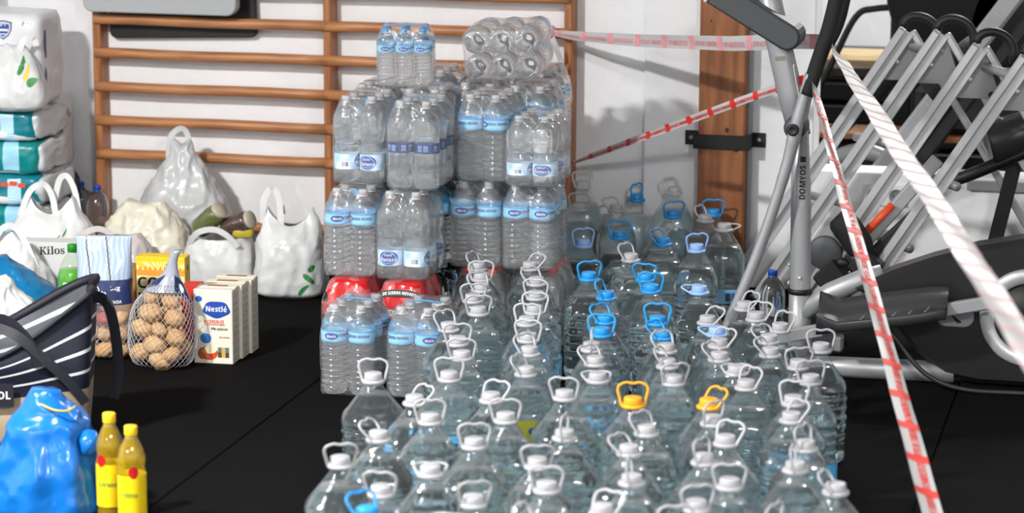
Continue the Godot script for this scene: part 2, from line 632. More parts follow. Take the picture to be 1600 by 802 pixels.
# extrudes a counter-clockwise outline in xy from z0 to z1 with a small bevel at the front and back
func prism_into(st: SurfaceTool, outline: Array, z0: float, z1: float, bevel := 0.004, xf := Transform3D()):
	var n := outline.size()
	var mid := Vector2.ZERO
	for p in outline:
		mid += p
	mid /= n
	var inner := []
	for i in n:
		var e0: Vector2 = (outline[i] - outline[(i - 1 + n) % n]).normalized()
		var e1: Vector2 = (outline[(i + 1) % n] - outline[i]).normalized()
		var nrm := Vector2(e0.y + e1.y, -e0.x - e1.x).normalized()
		inner.append(outline[i] - nrm * bevel)
	var V := func(p: Vector2, z: float) -> Vector3: return xf * Vector3(p.x, p.y, z)
	for i in n:
		var j := (i + 1) % n
		quad(st, V.call(outline[i], z0 + bevel), V.call(outline[i], z1 - bevel), V.call(outline[j], z1 - bevel), V.call(outline[j], z0 + bevel))
		quad(st, V.call(outline[i], z1 - bevel), V.call(inner[i], z1), V.call(inner[j], z1), V.call(outline[j], z1 - bevel))
		quad(st, V.call(outline[j], z0 + bevel), V.call(inner[j], z0), V.call(inner[i], z0), V.call(outline[i], z0 + bevel))
	var poly := PackedVector2Array(inner)
	var idx := Geometry2D.triangulate_polygon(poly)
	for k in range(0, idx.size(), 3):
		var a: Vector2 = poly[idx[k]]
		var b: Vector2 = poly[idx[k + 1]]
		var c: Vector2 = poly[idx[k + 2]]
		if (b - a).cross(c - a) < 0:
			var t := b
			b = c
			c = t
		tri(st, V.call(a, z1), V.call(c, z1), V.call(b, z1))
		tri(st, V.call(a, z0), V.call(b, z0), V.call(c, z0))

func build_pillar():
	var o := thing("wooden_pillar", "thick brown wooden pillar against the white wall", "pillar", Vector3(0.59, 0, -0.05))
	part("timber", box(Vector3(-0.087, 0, 0), Vector3(0.087, 3.38, 0.09), 0.006), M.wood_pillar, o)
	part("edge_strip", box(Vector3(0.087, 0, 0), Vector3(0.1, 3.38, 0.05), 0.002), M.grey, o)
	var knot := mat(Color(0.24, 0.11, 0.05), 0.6)
	for k in [[0.02, 0.60, 0.008], [-0.03, 0.575, 0.005], [0.055, 0.53, 0.009], [0.03, 0.93, 0.005], [-0.045, 1.0, 0.004]]:
		part("knot", disc_shape(k[2], k[2] * 1.3, flat_place(Vector3(k[0], k[1], 0.0905), Vector3.RIGHT, Vector3.UP), 14), knot, o)
	var b := thing("iron_strap", "black iron strap bolted across the wooden pillar", "bracket", Vector3(0.59, 0.555, 0))
	var st := st_new(false)
	box_into(st, Vector3(-0.104, -0.027, 0.041), Vector3(0.104, 0.027, 0.047), 0.002)
	for s in [-1, 1]:
		box_into(st, Vector3(s * 0.101 - 0.003, -0.027, -0.05), Vector3(s * 0.101 + 0.003, 0.027, 0.045), 0.001)
	part("strap", st_done(st), M.iron, b)
	for s in [-1, 1]:
		var e := part("ear", box(Vector3(-0.024, -0.027, -0.049), Vector3(0.024, 0.027, -0.043), 0.002), M.iron, b, Vector3(s * 0.126, 0, 0))
		var bolt := part("bolt", lathe([Vector2(0.009, 0), Vector2(0.008, 0.004), Vector2(0.004, 0.006)], 12), M.silver, e, Vector3(0, 0, -0.043))
		bolt.rotation.x = PI / 2

# the gym room seen through the opening
func build_gym_room():
	structure("floor_gym", box(Vector3(-0.6, -0.12, -3.6), Vector3(4.6, 0.0, -0.22)), M.rubber, "black floor of the next gym room")
	structure("wall_gym_back", box(Vector3(-0.6, -0.1, -3.72), Vector3(4.6, 3.0, -3.6)), M.wall, "white far wall of the next gym room")
	structure("wall_gym_left", box(Vector3(-0.72, -0.1, -3.72), Vector3(-0.6, 3.0, -0.22)), M.wall, "white side wall of the next gym room")
	structure("wall_gym_right", box(Vector3(4.6, -0.1, -3.72), Vector3(4.72, 3.0, -0.22)), M.wall, "white end wall of the next gym room")
	structure("ceiling_gym", box(Vector3(-0.6, 3.0, -3.72), Vector3(4.6, 3.1, -0.22)), M.ceiling, "white ceiling of the next gym room")
	structure("trim_2", box(Vector3(1.48, 0.405, -0.05), Vector3(2.6, 0.44, -0.03), 0.002), M.grey, "grey metal ledge strip under the opening")
	# black rack with a curved bar
	var r := thing("weight_rack", "black steel weight rack standing in the next room", "weight rack", Vector3(1.1, 0, -1.42))
	for x in [-0.01, 0.42]:
		part("upright", box(Vector3(x - 0.045, 0, -0.05), Vector3(x + 0.045, 2.0, 0.05), 0.006), M.black, r)
	part("crossbar", box(Vector3(-0.3, 0.62, -0.03), Vector3(0.7, 0.66, 0.03), 0.005), M.black, r)
	part("curved_bar", tube(curve([Vector3(-0.42, 0.42, 0.05), Vector3(-0.3, 0.66, 0.05), Vector3(-0.2, 0.87, 0.05), Vector3(-0.12, 0.91, 0.05), Vector3(0.02, 0.92, 0.05)], 6), 0.014, 10), M.black, r)
	for k in 2:
		var d := part("weight_plate", lathe([Vector2(0.03, -0.02), Vector2(0.24, -0.02), Vector2(0.25, 0.0), Vector2(0.24, 0.02), Vector2(0.03, 0.02)], 32), M.black_soft, r, Vector3(0.18 + k * 0.34, 0.98 - k * 0.12, 0.1))
		d.rotation.x = PI / 2
	# bench with a beige pad
	var b := thing("flat_bench", "beige padded bench in the next room", "bench", Vector3(0.98, 0, -1.95))
	part("pad", box(Vector3(-0.5, 0.58, -0.14), Vector3(0.2, 0.66, 0.14), 0.02), M.wood_pale, b)
	part("seat_frame", box(Vector3(-0.45, 0.54, -0.05), Vector3(0.15, 0.58, 0.05), 0.005), M.black, b)
	for x in [-0.4, 0.12]:
		part("leg", box(Vector3(x - 0.03, 0, -0.1), Vector3(x + 0.03, 0.54, 0.1), 0.005), M.black, b)
	# low wooden plank shelf
	var p := thing("plank_shelf", "narrow wooden shelf with dark gear under the opening's far side", "shelf", Vector3(0.95, 0, -1.05))
	part("plank", box(Vector3(-0.5, 0.435, -0.12), Vector3(0.9, 0.46, 0.12), 0.003), M.wood, p)
	for x in [-0.45, 0.2, 0.85]:
		part("leg", box(Vector3(x - 0.02, 0, -0.1), Vector3(x + 0.02, 0.435, 0.1), 0.003), M.black, p)
	part("crate", box(Vector3(-0.35, 0.0, -0.1), Vector3(0.16, 0.41, 0.1), 0.01), M.black_soft, p)
	part("gear_box", box(Vector3(0.24, 0.46, -0.1), Vector3(0.8, 0.66, 0.1), 0.03), M.black, p)
	var ms := thing("mat_stack", "stack of black gym mats along the far side of the next room", "mats", Vector3(1.5, 0, -2.45))
	for i in 6:
		part("mat", box(Vector3(-1.0 + 0.02 * (i % 3), 0.1 * i, -0.25), Vector3(1.0 + 0.03 * (i % 2), 0.1 * i + 0.096, 0.25), 0.015), M.black_soft if i % 2 == 0 else M.black, ms)
	# exercise bike, mostly a dark mass with a grey arch
	var e := thing("exercise_bike", "black exercise bike with a grey arched guard in the next room", "exercise bike", Vector3(1.02, 0, -0.62))
	part("arch", tube(curve([Vector3(-0.17, 0.25, 0), Vector3(-0.13, 0.37, 0), Vector3(0.0, 0.435, 0), Vector3(0.13, 0.39, 0), Vector3(0.2, 0.25, 0)], 8), 0.022, 10, false, 1.6), M.silver, e)
	var w := part("wheel", lathe([Vector2(0.02, -0.03), Vector2(0.16, -0.03), Vector2(0.17, 0), Vector2(0.16, 0.03), Vector2(0.02, 0.03)], 32), M.black_soft, e, Vector3(0.01, 0.24, 0))
	w.rotation.x = PI / 2
	part("base_bar", box(Vector3(-0.3, 0, -0.2), Vector3(0.4, 0.06, 0.2), 0.01), M.black, e)
	part("frame", bar(Vector3(0.0, 0.05, -0.05), Vector3(0.42, 0.7, -0.05), 0.07, 0.07), M.black, e)
	part("saddle", slab(0.26, 0.09, 0.16, 0.04), M.black, e, Vector3(0.46, 0.72, -0.05))
	part("foam_bar", tube([Vector3(-0.1, 0.5, -0.05), Vector3(0.1, 0.72, -0.05), Vector3(0.2, 0.86, -0.05)], 0.035, 10), M.black_soft, e)
	# tall dark machine at the far side
	var t := thing("cable_machine", "tall black cable machine filling the far side of the next room", "gym machine", Vector3(2.25, 0, -1.9))
	for x in [-0.32, 0.05, 0.36]:
		part("column", box(Vector3(x - 0.06, 0, -0.1), Vector3(x + 0.06, 2.2, 0.1), 0.008), M.black, t)
	part("weight_stack", box(Vector3(-0.28, 0.1, -0.08), Vector3(0.02, 0.8, 0.08), 0.01), M.black_soft, t)
	part("shroud", box(Vector3(-0.55, 0.0, -0.28), Vector3(0.5, 1.6, -0.2), 0.01), M.black_soft, t)
	part("top_beam", box(Vector3(-0.4, 2.1, -0.08), Vector3(0.45, 2.2, 0.08), 0.008), M.black, t)
	# silver inclined beam with a black runner
	var s := thing("inclined_beam", "perforated silver beam slanting up behind the stepladders", "gym machine", Vector3(1.3, 0, -0.55))
	part("beam", bar(Vector3(-0.42, 0.05, 0), Vector3(0.5, 1.36, 0), 0.1, 0.075, 0.012), M.silver, s)
	part("runner", bar(Vector3(-0.32, 0.02, 0.03), Vector3(0.6, 1.33, 0.03), 0.05, 0.05, 0.01), M.black, s)
	for k in 9:
		var q := Vector3(-0.1 + 0.07 * k * 0.7, 0.5 + 0.1 * k * 0.7, 0.052)
		part("slot", bar(q + Vector3(-0.02, 0.012, 0), q + Vector3(0.02, -0.012, 0), 0.008, 0.004, 0.001), M.alu, s)

# ---------------------------------------------------------------- water jugs
const ORD := ["first", "second", "third", "fourth", "fifth", "sixth", "seventh", "eighth", "ninth", "tenth", "eleventh", "twelfth", "thirteenth", "fourteenth", "fifteenth", "sixteenth", "seventeenth", "eighteenth", "nineteenth"]
# x, z, cap colour (white, blue, orange, pale), size in per cent
const JUGS := "0.295,3.794,w,100 0.316,3.540,w,100 0.462,4.012,w,100 0.482,4.191,b,100 0.395,3.341,w,100 0.527,3.817,w,100 0.565,3.545,w,100 0.580,3.279,w,100 0.692,4.040,w,100 0.759,3.686,w,100 0.829,3.884,w,100 0.765,3.410,w,100 0.862,4.197,w,100 0.673,4.228,w,100 0.951,3.513,w,100 0.956,3.315,w,100 1.010,3.773,w,100 0.995,4.036,w,100 1.144,3.550,w,100 1.197,3.949,w,100 1.182,4.136,w,100 1.101,3.175,w,100 1.167,3.361,w,100 1.240,3.748,w,100 1.293,3.092,w,100 1.366,3.361,w,100 1.370,3.562,w,100 1.489,3.728,w,100 1.386,4.056,w,100 0.127,2.951,w,100 0.304,3.163,w,100 0.323,2.884,w,100 0.162,2.291,w,90 0.235,2.463,w,100 0.293,2.633,w,100 0.492,3.085,w,100 0.421,2.368,w,90 0.464,2.533,w,100 0.512,2.773,w,100 0.674,3.008,w,100 0.624,2.437,w,84 0.671,2.605,w,84 0.719,2.796,w,100 0.865,3.037,o,100 0.834,2.399,w,84 0.872,2.584,w,84 0.925,2.772,w,100 1.061,3.001,o,100 0.969,2.299,w,84 0.998,2.466,w,84 1.072,2.615,w,84 1.124,2.772,w,100 1.100,2.209,w,84 1.129,2.373,w,84 1.110,2.052,w,84 1.261,2.281,w,84 1.227,2.502,w,84 1.285,2.670,w,84 1.272,2.913,w,100 0.020,1.400,w,90 0.073,1.560,w,90 0.115,1.722,w,90 0.130,1.884,w,90 0.191,2.055,w,90 0.184,1.350,w,90 0.260,1.583,w,90 0.309,1.792,w,90 0.352,1.994,w,90 0.367,2.156,w,90 0.404,1.461,b,90 0.519,1.737,b,84 0.587,2.071,b,84 0.612,2.243,b,84 0.585,1.434,b,84 0.634,1.596,b,84 0.741,2.049,b,84 0.793,2.231,b,84 0.784,1.577,p,84 0.885,2.005,w,84 0.960,1.780,w,84 1.018,1.920,w,84 0.938,2.152,p,84"
# how each handle stands: up, leaning to either side, edge-on, narrow, folded down
const HANDLES := "ululufuuuuuelfllernuunrurnelnuruluurulluelfullurrlfrllruuuululuurluuuulluuuulfrrrf"

func jug_meshes(w: float, variant: int) -> Dictionary:
	var h := 0.345
	var prof := []
	var p := func(r: float, y: float, pw: float): prof.append([r * w / 0.18, y * h / 0.35, pw])
	p.call(0.060, 0.004, 2.2)
	p.call(0.078, 0.0, 2.8)
	p.call(0.086, 0.008, 3.2)
	p.call(0.0885, 0.02, 3.4)
	for k in 29:
		var y := 0.028 + k * 0.0066
		p.call(0.0888 - 0.005 * (0.5 - 0.5 * cos(k * PI * 0.5)), y, 3.4)
	p.call(0.0888, 0.2165, 3.2)
	p.call(0.0872, 0.225, 3.0)
	for k in 9:
		var t := k / 8.0
		p.call(lerpf(0.0845, 0.028, t), lerpf(0.232, 0.306, t), lerpf(2.9, 2.0, t))
	p.call(0.0255, 0.311, 2.0)
	p.call(0.0235, 0.318, 2.0)
	p.call(0.0225, 0.334, 2.0)
	var nz := FastNoiseLite.new()
	nz.seed = 40 + variant
	nz.frequency = 9.0
	nz.fractal_octaves = 3
	# flutes on the shoulder, slanted pleats on the flanks and the soft dents of thin plastic
	var shape := func(a: float, y: float) -> float:
		var v := y / h * 0.35
		var t := clampf((v - 0.232) / 0.075, 0.0, 1.0)
		var u := sin(t * PI)
		var pleat := 0.016 * cos(a * 16.0 + v * 40.0 * (1 if variant % 2 == 0 else -1)) * smoothstep(0.02, 0.05, v) * (1.0 - smoothstep(0.2, 0.235, v))
		var dent := nz.get_noise_3d(cos(a) * 0.12, v * 1.2, sin(a) * 0.12) * 0.05 * (1.0 - smoothstep(0.29, 0.31, v))
		return 1.0 - 0.06 * u * (1.0 - pow(absf(sin(a * 7.0)), 0.6)) + pleat + dent - 0.012
	# the wall above the water line, and the filled part below it with its level top
	var level := (0.278 + 0.005 * variant) * h / 0.35
	var upper := []
	var lower := []
	for k in prof.size():
		if prof[k][1] <= level:
			lower.append(prof[k])
		else:
			if upper.is_empty():
				upper.append(prof[k - 1])
			upper.append(prof[k])
	return {"shell": lathe(upper, 96, 2.0, false, false, shape), "water": lathe(lower, 96, 2.0, true, true, shape)}

func cap_mesh() -> ArrayMesh:
	var st := st_new()
	# skirt ring, gap and cap
	lathe_into(st, [Vector2(0.024, -0.006), Vector2(0.031, -0.006), Vector2(0.0325, -0.003), Vector2(0.0325, 0.001), Vector2(0.031, 0.003), Vector2(0.0222, 0.0035), Vector2(0.0222, 0.0048)], 28, 2.0, false, false)
	lathe_into(st, [Vector2(0.0222, 0.0046), Vector2(0.0242, 0.0052), Vector2(0.0245, 0.007), Vector2(0.0242, 0.0185), Vector2(0.0232, 0.021), Vector2(0.0205, 0.022)], 28, 2.0, false, true)
	return st_done(st)

func handle_mesh() -> ArrayMesh:
	# a loop hinged at the sides of the ring, upright in the xy plane
	var pts := curve([Vector3(-0.031, 0.0, 0), Vector3(-0.036, 0.022, 0), Vector3(-0.041, 0.046, 0), Vector3(-0.036, 0.06, 0), Vector3(-0.018, 0.068, 0), Vector3(-0.006, 0.0655, 0), Vector3(0.006, 0.0655, 0), Vector3(0.018, 0.068, 0), Vector3(0.036, 0.06, 0), Vector3(0.041, 0.046, 0), Vector3(0.036, 0.022, 0), Vector3(0.031, 0.0, 0)], 4)
	return tube(pts, 0.0029, 7, false, 1.35)

# turn about the neck and lean about the hinge for each way a handle can stand
func pose_handle(h: Node3D, code: String, rng: RandomNumberGenerator):
	var yaw := 0.24
	var turn := 0.0
	var lean := 0.0
	match code:
		"u": turn = rng.randf_range(-0.35, 0.35); lean = rng.randf_range(-0.25, 0.35)
		"n": turn = rng.randf_range(0.7, 1.0); lean = rng.randf_range(-0.2, 0.2)
		"e": turn = rng.randf_range(1.3, 1.6); lean = rng.randf_range(-0.2, 0.2)
		"l": turn = rng.randf_range(0.7, 1.25); lean = -rng.randf_range(0.45, 0.8)
		"r": turn = -rng.randf_range(0.6, 1.1); lean = -rng.randf_range(0.45, 0.8)
		"f": turn = rng.randf_range(-0.6, 0.6); lean = -1.35
	h.basis = Basis(Vector3.UP, yaw + turn) * Basis(Vector3.RIGHT, lean) * Basis.from_scale(Vector3(0.97, 0.9, 1.0))

func build_jugs():
	var kinds := []
	for v in 3:
		kinds.append(jug_meshes(0.18, v))
	var cap := cap_mesh()
	var hand := handle_mesh()
	var rng := RandomNumberGenerator.new()
	rng.seed = 7
	var list := []
	for s in JUGS.split(" "):
		var q := s.split(",")
		list.append({"x": float(q[0]), "z": float(q[1]), "c": q[2], "s": float(q[3]) / 100.0, "h": HANDLES[list.size()]})
	# rows run across the view, counted from the front
	var rows := {}
	for j in list:
		j.u = j.x * cos(0.24) - j.z * sin(0.24)
		j.v = j.x * sin(0.24) + j.z * cos(0.24)
		var r := int((4.36 - j.v) / 0.19)
		if not rows.has(r):
			rows[r] = []
		rows[r].append(j)
	var word := {"w": "white-capped", "b": "blue-capped", "o": "orange-capped", "p": "pale-capped"}
	var keys := rows.keys()
	keys.sort()
	for r in keys.size():
		var row: Array = rows[keys[r]]
		row.sort_custom(func(a, b): return a.u < b.u)
		for k in row.size():
			row[k].label = "%s water jug, %s from the grocery side in the %s row from front" % [word[row[k].c], ORD[k], ORD[r]]
	var caps := {"w": M.cap_white, "b": M.cap_blue, "o": M.cap_orange, "p": M.cap_pale, "g": M.cap_clear}
	for i in list.size():
		var j = list[i]
		var o := thing("water_jug", j.label, "jug", Vector3(j.x, 0, j.z), 0, "large water jugs massed on the floor")
		var kind = kinds[i % 3]
		var turn := 0.24 + PI / 2 * (i % 4) + rng.randf_range(-0.04, 0.04)
		var w: float = j.s
		for n in ["shell", "water"]:
			var m := part(n, kind[n], M.plastic if n == "shell" else M.water, o)
			m.basis = Basis(Vector3.UP, turn).scaled(Vector3(w, 1, w))
		part("cap", cap, caps[j.c], o, Vector3(0, 0.3195, 0))
		pose_handle(part("handle", hand, caps[j.c], o, Vector3(0, 0.318, 0)), j.h, rng)
	# labels on the jugs whose flank shows: beside the trainer, and a few printed patches deep in the mass
	var lab := mat(Color(0.32, 0.66, 0.86), 0.4)
	var olive := mat(Color(0.47, 0.48, 0.14), 0.4)
	for d in [[57, 0.045, lab], [0, 0.045, lab], [27, 0.045, lab], [31, 0.12, lab], [38, 0.15, olive], [40, 0.1, lab], [4, 0.1, olive], [66, 0.08, lab]]:
		var o: Node3D = get_node("water_jug" + ("" if d[0] == 0 else "_%03d" % d[0]))
		var wd: float = list[d[0]].s * 0.0905
		var band := part("label", box_band(wd, d[1], d[1] + 0.06, 0.24), d[2], o)
		part("emblem", disc_shape(0.024, 0.013, flat_place(Vector3(0, d[1] + 0.03, 0) + Basis(Vector3.UP, 0.24) * Vector3(0.03, 0, wd + 0.0015), Basis(Vector3.UP, 0.24) * Vector3.RIGHT, Vector3.UP)), M.navy, band)
	build_rear_jugs(caps, cap, hand, rng)

# a paper band round three sides of a square jug
func box_band(w: float, y0: float, y1: float, _turn: float) -> ArrayMesh:
	var st := st_new()
	var rows := [PackedVector3Array(), PackedVector3Array()]
	for i in 49:
		var a := -0.3 + (PI + 0.6) * i / 48.0
		var c := cos(a)
		var s := sin(a)
		var k := pow(pow(absf(c), 3.4) + pow(absf(s), 3.4), -1.0 / 3.4) * w
		var p := Basis(Vector3.UP, 0.24) * Vector3(c * k, 0, s * k)
		rows[0].append(p + Vector3(0, y0, 0))
		rows[1].append(p + Vector3(0, y1, 0))
	sheet(st, rows, false, false, false, true)
	return st_done(st)

func build_rear_jugs(caps: Dictionary, cap: ArrayMesh, hand: ArrayMesh, rng: RandomNumberGenerator):
	# five-litre jugs: rounded shoulders, a waisted and ringed body
	var prof := []
	var p := func(r: float, y: float, pw: float): prof.append([r, y, pw])
	p.call(0.05, 0.004, 2.2)
	p.call(0.064, 0.0, 2.6)
	p.call(0.072, 0.008, 2.8)
	p.call(0.0745, 0.02, 3.0)
	for k in 21:
		p.call(0.0745 - 0.0045 * (0.5 - 0.5 * cos(k * PI / 2)), 0.028 + k * 0.0046, 3.0)
	p.call(0.0745, 0.125, 3.0)
	p.call(0.071, 0.133, 3.0)
	p.call(0.0745, 0.142, 3.0)
	p.call(0.071, 0.15, 3.0)
	p.call(0.0748, 0.16, 3.0)
	p.call(0.0745, 0.19, 2.8)
	p.call(0.0725, 0.207, 2.6)
	p.call(0.067, 0.223, 2.5)
	p.call(0.057, 0.243, 2.3)
	p.call(0.045, 0.262, 2.1)
	p.call(0.034, 0.278, 2.0)
	p.call(0.0255, 0.29, 2.0)
	p.call(0.0235, 0.297, 2.0)
	p.call(0.0225, 0.312, 2.0)
	var nz := FastNoiseLite.new()
	nz.seed = 77
	nz.frequency = 7.0
	var shape := func(a: float, y: float) -> float:
		var t := clampf((y - 0.2) / 0.09, 0.0, 1.0)
		return 1.0 - 0.03 * sin(t * PI) * (0.5 + 0.5 * cos(a * 8.0)) + nz.get_noise_3d(cos(a) * 0.1, y, sin(a) * 0.1) * 0.03 * (1.0 - smoothstep(0.26, 0.29, y))
	var upper := []
	var lower := []
	for k in prof.size():
		if prof[k][1] < 0.25:
			lower.append(prof[k])
		else:
			if upper.is_empty():
				upper.append(prof[k - 1])
			upper.append(prof[k])
	var shell := lathe(upper, 48, 2.0, false, false, shape)
	var water := lathe(lower, 48, 2.0, true, true, shape)
	# x, z, cap, height factor, handle, what sets it apart
	var list := [
		[0.08, 0.135, "w", 1.0, "u", "white-handled small water jug at the wall beside the wall-bar upright"],
		[0.06, -0.02, "g", 1.19, "u", "tall clear-capped water jug pressed to the wall beside the wall bars"],
		[0.218, 0.125, "w", 1.0, "l", "small white-capped water jug at the wall, next to blue-capped one"],
		[0.265, -0.022, "b", 1.06, "n", "small blue-capped water jug at the wall with its handle sticking up"],
		[0.415, 0.03, "g", 1.2, "l", "tall clear-capped water jug at the wall near the wall seam"],
		[0.44, 0.186, "b", 1.0, "u", "small blue-capped water jug in front of the tall clear jug at the wall"],
		[0.244, 0.816, "p", 1.0, "u", "small water jug with pale blue cap and upright handle behind the bottle tower"],
		[0.335, 0.64, "b", 1.0, "u", "small blue-capped water jug half hidden between two white-capped ones"],
		[0.46, 0.545, "w", 1.0, "r", "small white-capped water jug behind the half hidden blue-capped one"],
		[0.458, 1.051, "w", 1.02, "l", "small white-capped water jug with tilted handle behind the blue-capped row"],
		[0.505, 0.715, "b", 1.0, "l", "small blue-capped water jug just behind the one with pale blue cap"],
		[0.637, 0.80, "p", 1.0, "u", "small pale blue-capped water jug standing before the blue-capped pair"],
		[0.575, 0.27, "w", 1.02, "l", "small white-capped water jug half hidden in front of the wooden pillar"],
		[0.665, 0.395, "w", 1.0, "f", "small labelled water jug standing clear in front of the wooden pillar"],
		[0.577, 0.118, "b", 1.0, "u", "small blue-handled water jug hard against the wooden pillar"],
	]
	for e in list:
		var o := thing("small_water_jug", e[5], "jug", Vector3(e[0], 0, e[1]), 0, "smaller water jugs by the wall")
		for n in ["shell", "water"]:
			var m := part(n, shell if n == "shell" else water, M.plastic if n == "shell" else M.water, o)
			m.basis = Basis(Vector3.UP, rng.randf_range(0.1, 0.4)).scaled(Vector3(1, e[3], 1))
		part("cap", cap, caps[e[2]], o, Vector3(0, 0.2985 * e[3], 0))
		pose_handle(part("handle", hand, caps[e[2]], o, Vector3(0, 0.297 * e[3], 0)), e[4], rng)
	var j: Node3D = get_node("small_water_jug_013")
	var pale := mat(Color(0.5, 0.72, 0.88), 0.45)
	var band := part("label", box_band(0.0765, 0.045, 0.095, 0.0), pale, j)
	var f := Basis(Vector3.UP, 0.24)
	part("print_block", patch_shape(0.04, 0.034, flat_place(f * Vector3(0.045, 0.066, 0.0785), f * Vector3.RIGHT, Vector3.UP)), M.blue_ink, band)
	part("barcode", patch_shape(0.018, 0.03, flat_place(f * Vector3(0.012, 0.068, 0.0785), f * Vector3.RIGHT, Vector3.UP)), M.grey_dark, band)

# ---------------------------------------------------------------- shrink-wrapped bottles
const STEP := 0.0875
const BH := 0.283

func bottle_profile(kind: String) -> Array:
	var q := []
	var p := func(r: float, y: float): q.append(Vector2(r, y))
	p.call(0.012, 0.006)
	p.call(0.026, 0.0)
	p.call(0.036, 0.003)
	p.call(0.0405, 0.012)
	if kind == "plain":
		# smooth foot, label zone, pinched waist, round upper half
		p.call(0.042, 0.03)
		p.call(0.0405, 0.04)
		p.call(0.0405, 0.098)
		p.call(0.042, 0.106)
		p.call(0.0415, 0.115)
		p.call(0.037, 0.128)
		p.call(0.0365, 0.134)
		p.call(0.0405, 0.146)
		p.call(0.0425, 0.162)
		p.call(0.0432, 0.18)
		p.call(0.0432, 0.2)
		p.call(0.0415, 0.217)
		p.call(0.037, 0.232)
		p.call(0.029, 0.245)
		p.call(0.021, 0.254)
	else:
		for k in 33:
			p.call(0.0425 - 0.0055 * (0.5 - 0.5 * cos(k * PI / 2)), 0.022 + k * 0.0044)
		p.call(0.0425, 0.169)
		p.call(0.0412, 0.172)
		p.call(0.0412, 0.208)
		p.call(0.0425, 0.211)
		p.call(0.0418, 0.22)
		p.call(0.039, 0.231)
		p.call(0.0335, 0.242)
		p.call(0.026, 0.251)
		p.call(0.019, 0.257)
	p.call(0.0152, 0.26)
	p.call(0.0135, 0.266)
	p.call(0.0135, 0.272)
	return q

func bottle_mesh(kind: String) -> ArrayMesh:
	var foot := func(a: float, y: float) -> float:
		return 1.0 - 0.09 * (0.5 + 0.5 * cos(a * 5.0)) * (1.0 - smoothstep(0.0, 0.02, y))
	return lathe(bottle_profile(kind), 30, 2.0, true, true, foot)

func ring_mesh(r: float, y0: float, y1: float) -> ArrayMesh:
	var st := st_new()
	lathe_into(st, [Vector2(r, y0), Vector2(r, y1)], 36, 2.0, false, false)
	return st_done(st)

func label_tex(kind: String) -> ImageTexture:
	var white := Color(0.9, 0.93, 0.96)
	var bars := func(u: float) -> bool: return sin(u * 900.0) + 0.7 * sin(u * 1730.0 + 1.0) > 0.2
	return drawn(384, 64, func(u: float, v: float) -> Color:
		var c: Color
		if kind == "natura":
			# pale sky with white streaks, a barcode block and a deep blue oval
			var wav := sin(u * 40.0 + v * 5.0) * 0.5 + sin(u * 17.0 - v * 7.0) * 0.5
			c = Color(0.62, 0.79, 0.91).lerp(white, clampf(0.45 + 0.5 * wav, 0.0, 1.0))
			var e := Vector2((u - 0.75) / 0.125, (v - 0.5) / 0.46)
			if e.length() < 1.0:
				c = Color(0.13, 0.27, 0.58)
				if absf(e.length() - 0.82 - 0.1 * sin(atan2(e.y, e.x) * 3.0)) < 0.06:
					c = Color(0.5, 0.68, 0.88)
			for s in [0.5, 0.06]:
				if absf(u - s) < 0.06 and v > 0.45 and v < 0.9:
					c = white
					if absf(u - s) < 0.045 and v > 0.52 and v < 0.82 and bars.call(u):
						c = Color(0.1, 0.1, 0.12)
		elif kind == "maris":
			# bright blue upper edge fading print to pale, deep blue oval, small print
			c = Color(0.25, 0.62, 0.87) if v < 0.14 else Color(0.55, 0.79, 0.92)
			if v > 0.86:
				c = Color(0.4, 0.72, 0.9)
			var e2 := Vector2((u - 0.75) / 0.085, (v - 0.52) / 0.3)
			if e2.length() < 1.0:
				c = Color(0.1, 0.22, 0.58)
			if absf(u - 0.53) < 0.03 and v > 0.25 and v < 0.8:
				c = white if not bars.call(v * 0.2) else Color(0.2, 0.3, 0.5)
		elif kind == "cola":
			c = Color(0.68, 0.07, 0.09)
			var e3 := Vector2((u - 0.75) / 0.1, (v - 0.5) / 0.28)
			if e3.length() < 1.0:
				c = Color(0.9, 0.9, 0.9)
			if e3.length() < 0.75:
				c = Color(0.16, 0.3, 0.26)
		else:
			c = Color(0.07, 0.17, 0.42)
			for s in [0.62, 0.7, 0.83, 0.92, 0.12, 0.3]:
				if absf(u - s) < 0.03 and v > 0.2 and v < 0.85 and sin(v * 90.0) > 0.1:
					c = Color(0.6, 0.72, 0.88)
		return c)

func bottle_kit():
	var cap := st_new()
	lathe_into(cap, [Vector2(0.0152, 0.262), Vector2(0.0152, 0.265), Vector2(0.0142, 0.266)], 20, 2.0, false, false)
	lathe_into(cap, [Vector2(0.0142, 0.2665), Vector2(0.0155, 0.2675), Vector2(0.0155, 0.281), Vector2(0.0145, 0.283)], 20, 2.0, false, true)
	T.b_cap = st_done(cap)
	T.b_plain = bottle_mesh("plain")
	T.b_ribbed = bottle_mesh("ribbed")
	T.band_low = ring_mesh(0.0418, 0.044, 0.095)
	T.band_high = ring_mesh(0.0424, 0.172, 0.208)
	T.band_mid = ring_mesh(0.0432, 0.118, 0.15)
	for k in ["natura", "maris", "navy", "cola"]:
		var m := mat(Color(1, 1, 1), 0.35)
		m.albedo_texture = label_tex(k)
		M["label_" + k] = m
	T.natura = letters("Natura", 0.012, round_place(0.0422, 0.064, 0.0), 0.0004, true)
	T.font = letters("FONT", 0.007, round_place(0.0422, 0.0785, 0.0), 0.0004, true)
	T.maris = letters("Maris", 0.0085, round_place(0.0428, 0.189, 0.0), 0.0004)
	T.sierra = letters("SIERRA NEVADA", 0.0095, round_place(0.0428, 0.192, 1.35), 0.0004, false, 0.75)
	T.cola = letters("COLA", 0.01, round_place(0.0428, 0.19, 0.0), 0.0004)
	for f in ["natura", "maris", "navy", "cola", "clear"]:
		T["bottle_" + f] = bottle_proto(f)

